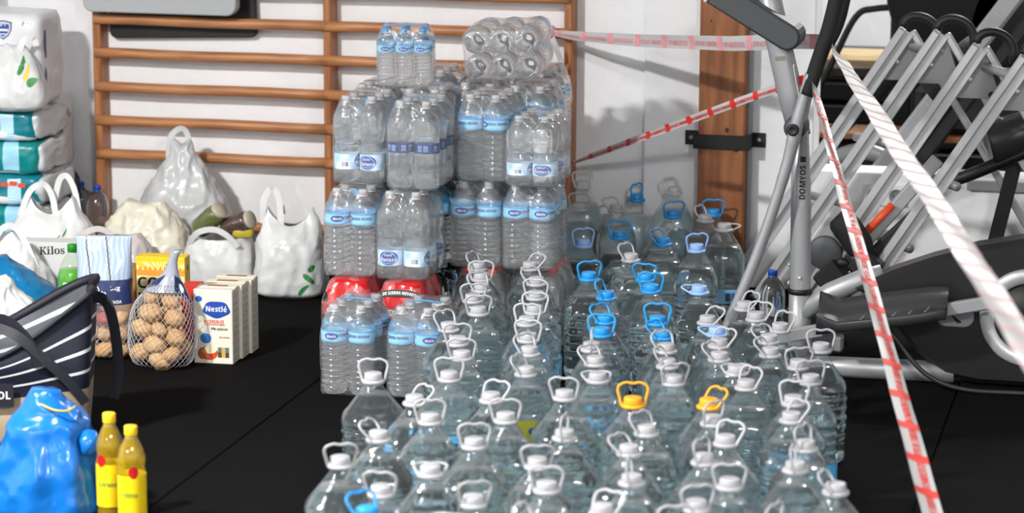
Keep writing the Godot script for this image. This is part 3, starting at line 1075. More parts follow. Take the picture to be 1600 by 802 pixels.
func bottle_proto(f: String) -> MeshInstance3D:
	var b := MeshInstance3D.new()
	b.name = "bottle"
	b.mesh = T.b_plain if f in ["natura", "navy", "clear"] else T.b_ribbed
	b.material_override = M.cola if f == "cola" else M.bottle_water
	part("cap", T.b_cap, M.cap_red if f in ["cola", "clear"] else M.cap_white, b)
	match f:
		"natura":
			var l := part("label", T.band_low, M.label_natura, b)
			part("brand_lettering", T.natura, M.white, b)
			part("brand_lettering", T.font, M.white, b)
		"maris":
			part("label", T.band_high, M.label_maris, b)
			part("brand_lettering", T.maris, M.white, b)
			part("spring_lettering", T.sierra, M.navy, b)
		"navy":
			part("label", T.band_mid, M.label_navy, b)
		"cola":
			part("label", T.band_high, M.label_cola, b)
			part("brand_lettering", T.cola, M.white, b)
	return b

func film_mesh(nx: int, nz: int, sd: int, y_from := 0.0) -> ArrayMesh:
	var nzs := FastNoiseLite.new()
	nzs.seed = sd
	nzs.frequency = 11.0
	nzs.fractal_octaves = 3
	var hx := nx * STEP / 2 + 0.0015
	var hz := nz * STEP / 2 + 0.0015
	var levels := [0.0, 0.003, 0.012, 0.04, 0.07, 0.1, 0.13, 0.16, 0.19, 0.21, 0.225, 0.24, 0.255, 0.268, 0.279, 0.2855, 0.288]
	var shrink := [0.012, 0.004, 0.0, 0.0, 0.0, 0.0, 0.0, 0.0, 0.0, 0.0015, 0.004, 0.008, 0.0125, 0.017, 0.021, 0.026, 0.036]
	var rows := []
	var seg := 72
	for j in levels.size():
		var y: float = levels[j]
		if y < y_from:
			continue
		var row := PackedVector3Array()
		var pw := lerpf(9.0, 5.0, clampf((y - 0.19) / 0.09, 0.0, 1.0))
		for i in seg:
			var a := TAU * i / seg
			var c := cos(a)
			var s := sin(a)
			var k := pow(pow(absf(c), pw) + pow(absf(s), pw), -1.0 / pw)
			var ax: float = hx - shrink[j]
			var az: float = hz - shrink[j]
			var p := Vector3(c * k * ax, y, -s * k * az)
			# the film dips between the bottles
			var along: float = p.x if absf(p.z) > az * 0.93 else p.z
			var dip := 0.5 + 0.5 * cos(TAU * (along / STEP + (0.5 if (nx if absf(p.z) > az * 0.93 else nz) % 2 == 1 else 0.0)))
			var up := clampf((y - 0.17) / 0.1, 0.0, 1.0)
			var inward := (0.003 + 0.006 * up) * dip
			var n := nzs.get_noise_3d(p.x * 1.0, p.y * 1.6, p.z * 1.0)
			var o := Vector3(p.x, 0, p.z).normalized()
			row.append(p - o * (inward - n * 0.0045) + Vector3(0, n * 0.003 * up, 0))
		rows.append(row)
	var st := st_new()
	sheet(st, rows, true, y_from == 0.0, true)
	return st_done(st)

func strap_mesh(nx: int) -> ArrayMesh:
	var hx := nx * STEP / 2 - 0.026
	var pts := []
	for i in 13:
		var t := i / 12.0
		pts.append(Vector3(lerpf(-hx, hx, t), 0.2845 + 0.005 * sin(t * PI), 0))
	var st := st_new()
	var rows := [PackedVector3Array(), PackedVector3Array()]
	for p in pts:
		rows[0].append(p + Vector3(0, 0, 0.012))
		rows[1].append(p + Vector3(0, 0, -0.012))
	sheet(st, rows, false)
	return st_done(st)

# one wrapped pack, its base centre at the origin of the returned node
func pack(label: String, at: Vector3, f: String, turn := 0.0, nx := 2, nz := 3, strap: Material = null, faces := [], group := "wrapped packs of water bottles") -> Node3D:
	var o := thing("bottle_pack", label, "bottle pack", at, turn, group)
	var rng := RandomNumberGenerator.new()
	rng.seed = int(at.x * 1000) + int(at.z * 77) + int(at.y * 31)
	var first := 0
	for k in nz:
		for i in nx:
			var b: MeshInstance3D = T["bottle_" + f].duplicate()
			o.add_child(b, true)
			b.position = Vector3((i - (nx - 1) / 2.0) * STEP, 0.0015, ((nz - 1) / 2.0 - k) * STEP)
			var spin := rng.randf_range(-3.0, 3.0)
			if k == 0 and i < faces.size():
				spin = faces[i]
			b.rotation.y = spin
	var key := "film_%d_%d_%d" % [nx, nz, rng.randi_range(0, 2)]
	if not T.has(key):
		T[key] = film_mesh(nx, nz, key.hash() % 1000)
	if group.begins_with("packs buried"):
		for b in o.get_children():
			b.material_override = M.bottle_solid
		return o
	part("film_wrap", T[key], M.film, o)
	if strap:
		if not T.has("strap_%d" % nx):
			T["strap_%d" % nx] = strap_mesh(nx)
		part("carry_strap", T["strap_%d" % nx], strap, o)
	return o

func build_packs():
	bottle_kit()
	var pale := mat(Color(0.72, 0.73, 0.72), 0.4)
	var sky := mat(Color(0.35, 0.68, 0.88), 0.4)
	var H := 0.2905
	# first tier on the floor, front row then the rows behind
	for e in [[-0.385, "red cola pack under the stack, beside the black floor gap"], [-0.2, "red cola pack with a black lettered band under the stack"]]:
		var o := pack(e[1], Vector3(e[0], 0, 1.435), "cola", 0.0, 2, 3, null, [0.2, -0.2], "red wrapped cola packs")
		part("red_hood", film_mesh(2, 3, 5, 0.205), M.film_red, o)
		if e[0] > -0.3:
			var f := func(v: Vector3) -> Vector3: return Vector3(v.x, 0.259 + v.y * 0.9 - v.x * v.x * 2.0, 0.122 - (v.y * 0.45) + v.z)
			part("black_band", patch_shape(0.15, 0.022, f, 10, 1), M.ink, o)
			part("band_lettering", letters("DE SIERRA NEVADA", 0.0105, func(v: Vector3) -> Vector3: return f.call(v + Vector3(0, 0, 0.001)), 0.0005, false, 0.9), M.white, o)
	pack("clear red-capped pack at the foot of the stack, next to the cola", Vector3(-0.02, 0, 1.13), "clear")
	pack("clear red-capped pack at the foot of the stack, nearest the jugs", Vector3(0.163, 0, 1.06), "clear")
	var hid := "water pack buried inside the stack, behind its front packs"
	var hg := "packs buried inside the bottle stack"
	for e in [[-0.4, 0, 1.13], [-0.4, 1, 1.085], [-0.215, 0, 1.13], [-0.215, 1, 1.095], [-0.1, 0, 0.85], [-0.105, 1, 0.84], [0.077, 1, 0.84], [-0.355, 0, 0.55], [-0.355, 1, 0.55], [-0.173, 0, 0.55], [-0.173, 1, 0.55], [0.008, 1, 0.52]]:
		pack(hid, Vector3(e[0], H * e[1], e[2]), "maris" if e[1] == 1 else "natura", 0.0, 2, 3, null, [], hg)
	pack("ribbed water pack on the floor behind the pale-capped small jug", Vector3(0.008, 0, 0.52), "maris", 0.0, 2, 3, null, [], "wrapped packs of water bottles")
	# second tier
	pack("ribbed water pack in the second tier beside the wall bars", Vector3(-0.394, H, 1.37), "maris", 0.0, 2, 3, pale, [0.25, -1.2])
	pack("smooth water pack with low oval labels in the middle of the second tier", Vector3(-0.212, H, 1.38), "natura", 0.0, 2, 3, pale, [0.1, 1.7])
	pack("ribbed water pack set back in the second tier", Vector3(-0.035, H, 1.12), "maris", 0.0, 2, 3, sky, [0.1, -1.3])
	pack("ribbed water pack in the second tier nearest the jugs", Vector3(0.145, H, 1.12), "maris", 0.0, 2, 3, pale, [0.1, 0.15])
	# third tier
	pack("smooth water pack in the third tier, above the red cola pack", Vector3(-0.395, 2 * H, 1.26), "natura", 0.0, 2, 3, pale, [1.7, -0.2])
	pack("water pack with dark navy labels in the third tier", Vector3(-0.19, 2 * H, 1.33), "navy", 0.0, 2, 3, sky, [0.0, 0.5])
	pack("tall ribbed water pack with pale blue labels in the third tier", Vector3(-0.008, 2 * H + 0.001, 1.13), "maris", 0.0, 2, 3, pale, [-1.3, -1.0])
	var low := pack("short smooth water pack with oval labels in the third tier", Vector3(0.17, 2 * H, 1.18), "natura", 0.0, 2, 3, pale, [1.7, -0.1])
	low.scale.y = 0.8
	pack("ribbed water pack behind the smooth one in the third tier, beside the wall bars", Vector3(-0.425, 2 * H, 0.98), "maris", 0.0, 2, 3, sky, [0.2, -0.8])
	pack("water pack behind the one with dark navy labels in the third tier", Vector3(-0.238, 2 * H, 1.05), "natura", 0.0, 2, 3, sky, [0.5, 2.0])
	pack("water pack behind the tall ribbed pack in the third tier", Vector3(-0.1, 2 * H, 0.85), "maris", 0.0, 2, 3, pale, [])
	pack("water pack behind the short smooth pack in the third tier", Vector3(0.082, 2 * H, 0.88), "maris", 0.0, 2, 3, pale, [])
	pack("ribbed water pack against the wall-bar upright, last in the third tier", Vector3(0.01, 2 * H + 0.002, 0.46), "maris", 0.0, 2, 3, null, [-1.3, 0.2])
	pack("water pack at the back of the third tier under the lying pack", Vector3(-0.172, 2 * H, 0.52), "maris", 0.0, 2, 3, pale, [])
	pack("water pack at the back of the third tier beside the small-bottle pack", Vector3(-0.354, 2 * H, 0.55), "maris", 0.0, 2, 3, pale, [])
	# fourth tier: a pack of small bottles, and one lying with its bottle bottoms to the front
	var small := pack("small-bottle water pack with blue caps standing on top of the stack", Vector3(-0.315, 3 * H + 0.004, 1.06), "maris", 0.12, 3, 2, sky, [0.1, 0.0, -0.2])
	small.scale = Vector3(0.72, 0.69, 0.72)
	small.rotation.x = 0.14
	for b in small.get_children():
		for c in b.get_children():
			if c.name.begins_with("cap"):
				c.material_override = M.cap_blue
	var lying := pack("water pack lying on top of the stack, bottle bottoms showing", Vector3(-0.005, 3 * H + 0.1, 1.0), "maris", 0.0, 3, 2, null, [])
	lying.basis = Basis(Vector3.BACK, 0.06) * Basis(Vector3.RIGHT, -PI / 2 + 0.1)
	# floor packs in front of the stack
	pack("ribbed water pack on the black floor in front of the red cola pack", Vector3(-0.275, 0, 1.8), "maris", 0.03, 2, 3, sky, [0.0, -1.35])
	pack("ribbed water pack on the floor squeezed between cola and the jugs", Vector3(-0.056, 0, 1.785), "maris", -0.04, 2, 3, sky, [-1.35, 0.4])
	# single bottles with navy caps
	single_bottle("water_bottle", "single water bottle with navy cap behind the jugs, beside the trainer", Vector3(0.939, 0, 1.06), 1.05)

func single_bottle(called: String, label: String, at: Vector3, size: float):
	var o := thing(called, label, "bottle", at, 0.0, "single water bottles with navy caps")
	var b: MeshInstance3D = part("body", T.b_plain, M.bottle_water, o)
	b.scale = Vector3(1.0, size, 1.0)
	var c := part("cap", T.b_cap, M.cap_navy, o)
	c.scale = Vector3(1.02, size, 1.02)

# ---------------------------------------------------------------- groceries
# a soft bag: sizes, the narrowing of its sides with height, and how deeply it creases
func bag_surface(w: float, d: float, h: float, px: Array, pz: Array, sd: int, amp: float, dip := 0.2, power := 3.2, freq := 7.0) -> Callable:
	var nz := FastNoiseLite.new()
	nz.seed = sd
	nz.frequency = freq
	nz.noise_type = FastNoiseLite.TYPE_SIMPLEX_SMOOTH
	nz.fractal_type = FastNoiseLite.FRACTAL_RIDGED
	nz.fractal_octaves = 3
	var soft := FastNoiseLite.new()
	soft.seed = sd + 9
	soft.frequency = freq * 0.45
	var pick := func(arr: Array, t: float) -> float:
		var x := t * (arr.size() - 1)
		var i := mini(int(x), arr.size() - 2)
		return cubic_interpolate(arr[i], arr[i + 1], arr[maxi(i - 1, 0)], arr[mini(i + 2, arr.size() - 1)], x - i)
	return func(a: float, t: float) -> Vector3:
		var c := cos(a)
		var s := sin(a)
		var pw := lerpf(power, 2.2, t)
		var k := pow(pow(absf(c), pw) + pow(absf(s), pw), -1.0 / pw)
		var foot := 1.0 - 0.25 * pow(1.0 - clampf(t / 0.07, 0.0, 1.0), 2.0)
		var rx: float = w / 2 * pick.call(px, t) * foot
		var rz: float = d / 2 * pick.call(pz, t) * foot
		var y := h * t * (1.0 - dip * t * t * t * s * s)
		var p := Vector3(c * k * rx, y, -s * k * rz)
		var n := nz.get_noise_3d(p.x * 1.3, p.y * 0.6 + p.x * 0.5, p.z * 1.3) * 0.95 + soft.get_noise_3d(p.x, p.y, p.z) * 0.7
		var hold := smoothstep(0.0, 0.08, t)
		return p + Vector3(c, 0.25 * t, -s) * n * amp * hold

func bag_mesh(surf: Callable, na := 72, nt := 44, closed_top := false) -> ArrayMesh:
	var rows := []
	for j in nt + 1:
		var row := PackedVector3Array()
		for i in na:
			row.append(surf.call(TAU * i / na, float(j) / nt))
		rows.append(row)
	var st := st_new()
	sheet(st, rows, true, true, closed_top)
	return st_done(st)

# a flat band bent through points
func band_mesh(pts: Array, width: float, across: Vector3) -> ArrayMesh:
	var st := st_new()
	var c := curve(pts, 6)
	var rows := [PackedVector3Array(), PackedVector3Array()]
	for i in c.size():
		var t := frame_at(c, i, false)
		var side := (across - t * across.dot(t)).normalized() if across != Vector3.ZERO else t.cross(Vector3(0, 0, 1)).normalized()
		rows[0].append(c[i] + side * width / 2)
		rows[1].append(c[i] - side * width / 2)
	sheet(st, rows, false)
	return st_done(st)

# lays a flat outline onto a bag: points are (angle, height share)
func on_bag(surf: Callable, outline: Array, lift := 0.002) -> ArrayMesh:
	var st := st_new()
	var mid := Vector2.ZERO
	for p in outline:
		mid += p
	mid /= outline.size()
	var P := func(q: Vector2) -> Vector3:
		var v: Vector3 = surf.call(q.x, q.y)
		return v + Vector3(v.x, 0, v.z).normalized() * lift
	for i in outline.size():
		var p: Vector2 = outline[i]
		var q: Vector2 = outline[(i + 1) % outline.size()]
		for k in 4:
			var a0 := mid.lerp(p, k / 4.0)
			var a1 := mid.lerp(p, (k + 1) / 4.0)
			var b0 := mid.lerp(q, k / 4.0)
			var b1 := mid.lerp(q, (k + 1) / 4.0)
			quad(st, P.call(a0), P.call(a1), P.call(b1), P.call(b0))
	return st_done(st)

func leaf(mid: Vector2, length: float, width: float, tilt: float) -> Array:
	var out := []
	for i in 12:
		var a := TAU * i / 12
		var p := Vector2(cos(a) * length, sin(a) * width * (1.0 - 0.4 * cos(a)))
		out.append(mid + p.rotated(tilt))
	return out

func carrier_bag(called: String, label: String, at: Vector3, turn: float, surf: Callable, m: Material, handles: Array, closed := false) -> Node3D:
	var o := thing(called, label, "bag", at, turn, "plastic carrier bags of groceries")
	part("body", bag_mesh(surf, 72, 44, closed), m, o)
	for h in handles:
		part("handle", band_mesh(h, 0.022, Vector3.ZERO), m, o)
	return o

func thin_plastic(c: Color, rough := 0.32, glow := 0.45) -> StandardMaterial3D:
	var m := mat(c, rough)
	m.backlight_enabled = true
	m.backlight = Color(c.r * glow, c.g * glow, c.b * glow)
	m.cull_mode = BaseMaterial3D.CULL_DISABLED
	return m

# rounded box with soft puffed faces
func puffed(hx: float, hy: float, hz: float, e := 5.0, sd := 1, amp := 0.004, na := 48, nb := 28) -> ArrayMesh:
	var nz := FastNoiseLite.new()
	nz.seed = sd
	nz.frequency = 9.0
	nz.fractal_octaves = 3
	var rows := []
	for j in nb + 1:
		var b := -PI / 2 + PI * j / nb
		var row := PackedVector3Array()
		for i in na:
			var a := TAU * i / na
			var v := Vector3(cos(b) * cos(a), sin(b), -cos(b) * sin(a))
			var k := pow(pow(absf(v.x), e) + pow(absf(v.y), e) + pow(absf(v.z), e), -1.0 / e)
			v = Vector3(v.x * hx, v.y * hy, v.z * hz) * k
			row.append(v * (1.0 + nz.get_noise_3dv(v) * amp / maxf(0.02, v.length()) * 2.0))
		rows.append(row)
	var st := st_new()
	sheet(st, rows)
	return st_done(st)

func build_groceries():
	var white := thin_plastic(Color(0.84, 0.845, 0.845))
	var pearl := thin_plastic(Color(0.86, 0.84, 0.77))
	var grey := thin_plastic(Color(0.76, 0.765, 0.77), 0.3, 0.6)
	build_white_bags(white, pearl, grey)
	build_nappies(white)
	build_boxes()
	build_potatoes()
	build_shopper(white)
	build_oil()

func build_white_bags(white: Material, pearl: Material, grey: Material):
	# tall bag beside the stack of bottles
	var s := bag_surface(0.25, 0.19, 0.33, [1.0, 1.03, 0.98, 0.96, 0.9, 0.8, 0.62], [1.0, 1.02, 0.98, 0.92, 0.75, 0.45, 0.16], 3, 0.013, 0.22)
	var o := carrier_bag("carrier_bag", "tall white carrier bag with green print beside the bottle stack", Vector3(-0.91, 0, 0.52), 0.2, s, white, [
		[Vector3(-0.1, 0.27, 0.02), Vector3(-0.098, 0.35, 0.015), Vector3(-0.075, 0.392, 0.0), Vector3(-0.05, 0.38, 0.0), Vector3(-0.038, 0.32, 0.01), Vector3(-0.035, 0.26, 0.02)],
		[Vector3(-0.02, 0.3, -0.005), Vector3(-0.005, 0.385, -0.01), Vector3(0.02, 0.4, -0.01), Vector3(0.045, 0.36, -0.005), Vector3(0.07, 0.27, 0.0)]])
	for e in [[5.35, 0.36, 0.12, 0.03, 0.2], [5.25, 0.24, 0.16, 0.035, -0.3], [5.1, 0.12, 0.14, 0.03, 0.4]]:
		part("green_print", on_bag(s, leaf(Vector2(e[0], e[1]), e[2], e[3], e[4])), M.green_ink, o)
	# bag with jars sticking out
	s = bag_surface(0.25, 0.2, 0.2, [1.0, 1.05, 1.05, 1.02, 0.96, 0.9], [1.0, 1.05, 1.04, 1.0, 0.92, 0.8], 8, 0.012, 0.05)
	carrier_bag("carrier_bag", "full white carrier bag with two jars sticking out of its mouth", Vector3(-1.21, 0, 0.45), 0.1, s, white, [
		[Vector3(-0.1, 0.17, 0.07), Vector3(-0.06, 0.22, 0.1), Vector3(0.0, 0.235, 0.1), Vector3(0.05, 0.215, 0.1), Vector3(0.09, 0.17, 0.09)]])
	jar("glass_jar", "tilted glass jar of green olives on the full carrier bag", Vector3(-1.285, 0.215, 0.47), Color(0.33, 0.36, 0.06), Basis(Vector3.BACK, -0.85) * Basis(Vector3.RIGHT, 0.25), 0.135)
	jar("glass_jar", "tilted glass jar of dark red beans on the full carrier bag", Vector3(-1.185, 0.225, 0.46), Color(0.24, 0.06, 0.05), Basis(Vector3.BACK, -1.2) * Basis(Vector3.RIGHT, 0.2), 0.12)
	var y := thing("food_packet", "yellow food packet peeking out of the full carrier bag", "packet", Vector3(-1.11, 0.215, 0.47), 0.3)
	part("packet", puffed(0.04, 0.02, 0.03, 3.5, 3, 0.004, 24, 14), mat(Color(0.72, 0.65, 0.2), 0.4), y)
	# see-through peaked bag against the wall
	s = bag_surface(0.36, 0.24, 0.5, [0.95, 1.0, 1.0, 0.95, 0.8, 0.55, 0.3, 0.14], [1.0, 1.0, 0.95, 0.9, 0.75, 0.5, 0.3, 0.15], 14, 0.02, 0.1)
	carrier_bag("carrier_bag", "peaked translucent grey carrier bag against the wall under the rungs", Vector3(-1.47, 0, 0.13), 0.1, s, grey, [
		[Vector3(-0.05, 0.42, 0.02), Vector3(-0.045, 0.5, 0.01), Vector3(-0.01, 0.535, 0), Vector3(0.02, 0.515, 0), Vector3(0.035, 0.42, 0.02)]], true)
	# cream bag
	s = bag_surface(0.31, 0.22, 0.31, [1.0, 1.06, 1.06, 1.02, 0.9, 0.66, 0.36], [1.0, 1.04, 1.02, 0.95, 0.8, 0.6, 0.34], 21, 0.024, 0.1)
	o = carrier_bag("carrier_bag", "creased cream carrier bag with yellow and green goods inside", Vector3(-1.51, 0, 0.42), 0.0, s, pearl, [], true)
	part("yellow_contents", on_bag(s, leaf(Vector2(4.6, 0.42), 0.5, 0.05, 0.1), 0.0015), thin_plastic(Color(0.84, 0.77, 0.5)), o)
	part("green_contents", on_bag(s, leaf(Vector2(5.1, 0.3), 0.4, 0.05, -0.1), 0.0015), thin_plastic(Color(0.62, 0.78, 0.64)), o)
	# low pinkish bag
	s = bag_surface(0.24, 0.2, 0.23, [1.0, 1.05, 1.05, 1.0, 0.85, 0.6], [1.0, 1.05, 1.0, 0.95, 0.8, 0.5], 27, 0.016, 0.1)
	carrier_bag("carrier_bag", "low translucent pinkish carrier bag behind the potato sack", Vector3(-1.52, 0, 0.67), 0.0, s, thin_plastic(Color(0.8, 0.765, 0.755), 0.3, 0.6), [
		[Vector3(-0.12, 0.12, 0.05), Vector3(-0.115, 0.22, 0.06), Vector3(-0.06, 0.25, 0.05), Vector3(0.0, 0.23, 0.05)]], true)
	# large white bag with leaf print
	s = bag_surface(0.3, 0.22, 0.36, [1.0, 1.0, 0.98, 0.96, 0.9, 0.7, 0.5], [1.0, 1.0, 0.98, 0.94, 0.8, 0.5, 0.2], 33, 0.014, 0.2, 4.0)
	o = carrier_bag("carrier_bag", "large white carrier bag with green leaf print beside the nappy packs", Vector3(-1.785, 0, 0.66), 0.15, s, white, [
		[Vector3(-0.11, 0.28, 0.03), Vector3(-0.075, 0.37, 0.02), Vector3(-0.03, 0.395, 0.0), Vector3(0.0, 0.36, 0.0), Vector3(0.02, 0.29, 0.02)],
		[Vector3(0.0, 0.3, -0.03), Vector3(0.02, 0.4, -0.04), Vector3(0.05, 0.42, -0.04), Vector3(0.08, 0.37, -0.03), Vector3(0.1, 0.28, -0.01)]])
	part("green_print", on_bag(s, leaf(Vector2(5.2, 0.68), 0.1, 0.012, 0.5)), M.green_ink, o)
	part("green_print", on_bag(s, leaf(Vector2(5.0, 0.62), 0.1, 0.012, 0.4)), M.green_ink, o)
	part("green_print", on_bag(s, leaf(Vector2(5.55, 0.5), 0.12, 0.07, 0.2)), M.green_ink, o)
	# white bag at the picture's edge, the cyan bag on it, and a small white bag in front
	s = bag_surface(0.34, 0.2, 0.3, [1.0, 1.05, 1.03, 0.95, 0.75, 0.45, 0.25], [1.0, 1.05, 1.0, 0.9, 0.7, 0.45, 0.25], 41, 0.02, 0.1)
	carrier_bag("carrier_bag", "white carrier bag with twisted handles behind the cyan bag", Vector3(-1.8, 0, 1.07), 0.2, s, white, [
		[Vector3(-0.02, 0.24, 0.04), Vector3(0.0, 0.3, 0.04), Vector3(0.04, 0.32, 0.03), Vector3(0.08, 0.28, 0.03), Vector3(0.13, 0.17, 0.04)]], true)
	var cyan := thin_plastic(Color(0.05, 0.42, 0.62), 0.22, 0.3)
	s = bag_surface(0.4, 0.28, 0.265, [1.0, 1.05, 1.05, 1.0, 0.8, 0.45, 0.12], [1.0, 1.05, 1.03, 0.95, 0.75, 0.45, 0.12], 47, 0.016, 0.0)
	carrier_bag("carrier_bag", "glossy cyan blue plastic bag beside the green soda bottle", Vector3(-1.68, 0, 1.36), 0.1, s, cyan, [], true)
	s = bag_surface(0.32, 0.22, 0.26, [1.0, 1.05, 1.0, 0.9, 0.75, 0.5, 0.25], [1.0, 1.05, 1.0, 0.9, 0.7, 0.5, 0.25], 53, 0.02, 0.1)
	carrier_bag("carrier_bag", "small crumpled white carrier bag behind the striped shopping bag", Vector3(-1.59, 0, 1.62), 0.2, s, white, [
		[Vector3(-0.06, 0.2, 0.05), Vector3(-0.03, 0.27, 0.05), Vector3(0.01, 0.26, 0.05), Vector3(0.02, 0.18, 0.06)]], true)
	# blue refuse-type bag in front, knotted
	var blue := thin_plastic(Color(0.07, 0.4, 0.72), 0.22, 0.3)
	s = bag_surface(0.26, 0.24, 0.34, [1.0, 1.08, 1.05, 1.0, 0.92, 0.85, 0.8, 0.45, 0.2], [1.0, 1.05, 1.03, 0.98, 0.9, 0.8, 0.7, 0.4, 0.2], 61, 0.02, 0.0, 2.6, 5.0)
	o = carrier_bag("carrier_bag", "bright blue tied plastic bag in front of the striped shopping bag", Vector3(-0.655, 0, 3.35), 0.1, s, blue, [], true)
	part("drawstring", tube(curve([Vector3(0.0, 0.315, 0.06), Vector3(0.04, 0.305, 0.075), Vector3(0.07, 0.3, 0.06), Vector3(0.085, 0.305, 0.03)], 5), 0.003, 6), mat(Color(0.75, 0.7, 0.2), 0.5), o)
	part("knot", puffed(0.026, 0.03, 0.03, 2.4, 5, 0.014, 24, 14), blue, o, Vector3(0.115, 0.2, 0.02))
	single_bottle("water_bottle", "navy-capped water bottle by the wall, nearer the nappy packs", Vector3(-1.945, 0, 0.0), 1.02)
	single_bottle("water_bottle", "navy-capped water bottle by the wall, nearer the wall-bar upright", Vector3(-1.85, 0, 0.06), 1.02)

func jar(called: String, label: String, at: Vector3, c: Color, b: Basis, h: float):
	var o := thing(called, label, "jar", at, 0, "jars on the full carrier bag")
	o.basis = b
	part("contents", lathe([Vector2(0.026, 0), Vector2(0.036, 0.004), Vector2(0.0385, 0.012), Vector2(0.0385, h * 0.72), Vector2(0.034, h * 0.85), Vector2(0.028, h * 0.9)], 28), mat(c, 0.12), o)
	part("glass", lathe([Vector2(0.028, -0.002), Vector2(0.038, 0.002), Vector2(0.0405, 0.012), Vector2(0.0405, h * 0.74), Vector2(0.036, h * 0.88), Vector2(0.0305, h * 0.93)], 28, 2.0, true, false), glassy(Color(0.8, 0.85, 0.8), 0.06), o)
	part("lid", lathe([Vector2(0.032, h * 0.9), Vector2(0.0335, h * 0.91), Vector2(0.0335, h), Vector2(0.032, h * 1.015)], 28), mat(Color(0.7, 0.67, 0.6), 0.35), o)

func build_nappies(white: Material):
	# teal packs lying flat, one on another
	var tex := drawn(256, 128, func(u: float, v: float) -> Color:
		var c := Color(0.02, 0.46, 0.52)
		var f := fposmod(u - 0.75 + 0.5, 1.0) - 0.5
		if absf(f) < 0.16:
			# printed front: white sweep, pale blue panel
			if v > 0.62 + 0.3 * f:
				c = Color(0.86, 0.87, 0.87)
			if absf(f - 0.04) < 0.03 and v > 0.3 and v < 0.75:
				c = Color(0.6, 0.8, 0.92) if sin(v * 160.0) > -0.3 else Color(0.85, 0.92, 0.95)
		elif f > 0.0:
			c = Color(0.82, 0.83, 0.84)
		return c)
	var teal := mat(Color(1, 1, 1), 0.28)
	teal.albedo_texture = tex
	var tex2 := drawn(256, 128, func(u: float, v: float) -> Color:
		var c := Color(0.05, 0.5, 0.5)
		var f := fposmod(u - 0.75 + 0.5, 1.0) - 0.5
		if absf(f) < 0.16:
			if v > 0.72:
				c = Color(0.84, 0.85, 0.85)
			if absf(f - 0.03) < 0.035 and v > 0.2 and v < 0.7:
				c = Color(0.62, 0.82, 0.92)
		elif f > 0.0 and v > 0.3:
			c = Color(0.84, 0.85, 0.86)
		return c)
	var green := mat(Color(1, 1, 1), 0.28)
	green.albedo_texture = tex2
	var y := 0.0
	var names := ["teal nappy pack at the bottom of the pile, on the floor", "teal nappy pack with pale blue panel, second from the floor", "dark teal nappy pack with red print in the pile, third from the floor", "green-teal nappy pack with pale blue panel, below the topmost teal one", "topmost teal nappy pack of the pile, under the hanging bag"]
	var hs := [0.13, 0.145, 0.118, 0.125, 0.118]
	for i in 5:
		var h: float = hs[i]
		var o := thing("nappy_pack", names[i], "nappy pack", Vector3(-2.05 + [0.0, 0.0, 0.012, 0.0, -0.01][i], y + h / 2, 0.33), 0.06 * (i % 2), "teal nappy packs in a pile")
		part("pack", puffed(0.135, h / 2 * 0.985, 0.17, 9.0, 10 + i, 0.006), teal if i % 2 == 0 else green, o)
		part("sealed_end", puffed(0.024, h / 2 * 0.9, 0.15, 6.0, 30 + i, 0.012, 40, 24), M.film_end, o, Vector3(0.128, 0, 0.0))
		if i == 2:
			for k in 3:
				part("red_print", patch_shape(0.03, 0.016, flat_place(Vector3(0.0 + 0.034 * k, 0.022 + 0.006 * (k % 2), 0.1725), Vector3.RIGHT, Vector3(0.1, 1, 0))), M.orange, o)
		if i == 4:
			part("round_emblem", disc_shape(0.02, 0.012, flat_place(Vector3(0.02, -0.03, 0.1725), Vector3.RIGHT, Vector3.UP)), M.white, o)
		y += h
	# two big white packs standing on and behind them
	var wp := mat(Color(0.85, 0.855, 0.865), 0.3)
	var stripe := mat(Color(0.25, 0.24, 0.42), 0.4)
	var top := thing("white_nappy_pack", "large white nappy pack with a blue shield emblem on top of the pile", "nappy pack", Vector3(-2.07, y + 0.175, 0.28), 0.03, "white nappy packs")
	part("pack", puffed(0.14, 0.175, 0.13, 12.0, 51, 0.005), wp, top)
	part("side_stripe", box(Vector3(0.136, -0.1, 0.06), Vector3(0.142, 0.11, 0.075), 0.001), stripe, top)
	part("sweep_line", tube(curve([Vector3(-0.1, 0.04, 0.132), Vector3(0.02, 0.06, 0.133), Vector3(0.1, 0.05, 0.131)], 6), 0.003, 6, false, 0.4), mat(Color(0.6, 0.75, 0.88), 0.4), top)
	var shield := []
	for p in [[-1.0, 0.8], [-0.5, 0.92], [0.0, 1.0], [0.5, 0.92], [1.0, 0.8], [0.95, 0.0], [0.6, -0.6], [0.0, -1.0], [-0.6, -0.6], [-0.95, 0.0]]:
		shield.append(p)
	for k in 3:
		var size: float = [0.036, 0.031, 0.026][k]
		var ol := []
		for i in shield.size():
			var p = shield[shield.size() - 1 - i]
			ol.append(Vector2(p[0] * size + 0.0, p[1] * size + 0.115))
		var st := st_new(false)
		prism_into(st, ol, 0.1305 + 0.0007 * k, 0.1325 + 0.0007 * k, 0.0003)
		part("shield_emblem", st_done(st), [M.navy, M.white, M.blue_ink][k], top)
	part("shield_bar", patch_shape(0.044, 0.009, flat_place(Vector3(0, 0.115, 0.1352), Vector3.RIGHT, Vector3.UP)), M.white, top)
	part("shield_bar", patch_shape(0.03, 0.004, flat_place(Vector3(0, 0.1, 0.1352), Vector3.RIGHT, Vector3.UP)), M.white, top)
	part("number_lettering", letters("N°1", 0.012, flat_place(Vector3(0, 0.134, 0.1352), Vector3.RIGHT, Vector3.UP)), M.white, top)
	part("size_mark", letters("/", 0.016, flat_place(Vector3(0.08, 0.14, 0.132), Vector3.RIGHT, Vector3.UP)), M.ink, top)
	part("size_mark", letters("oo", 0.012, flat_place(Vector3(0.105, 0.14, 0.13), Vector3.RIGHT, Vector3.UP)), M.grey_dark, top)
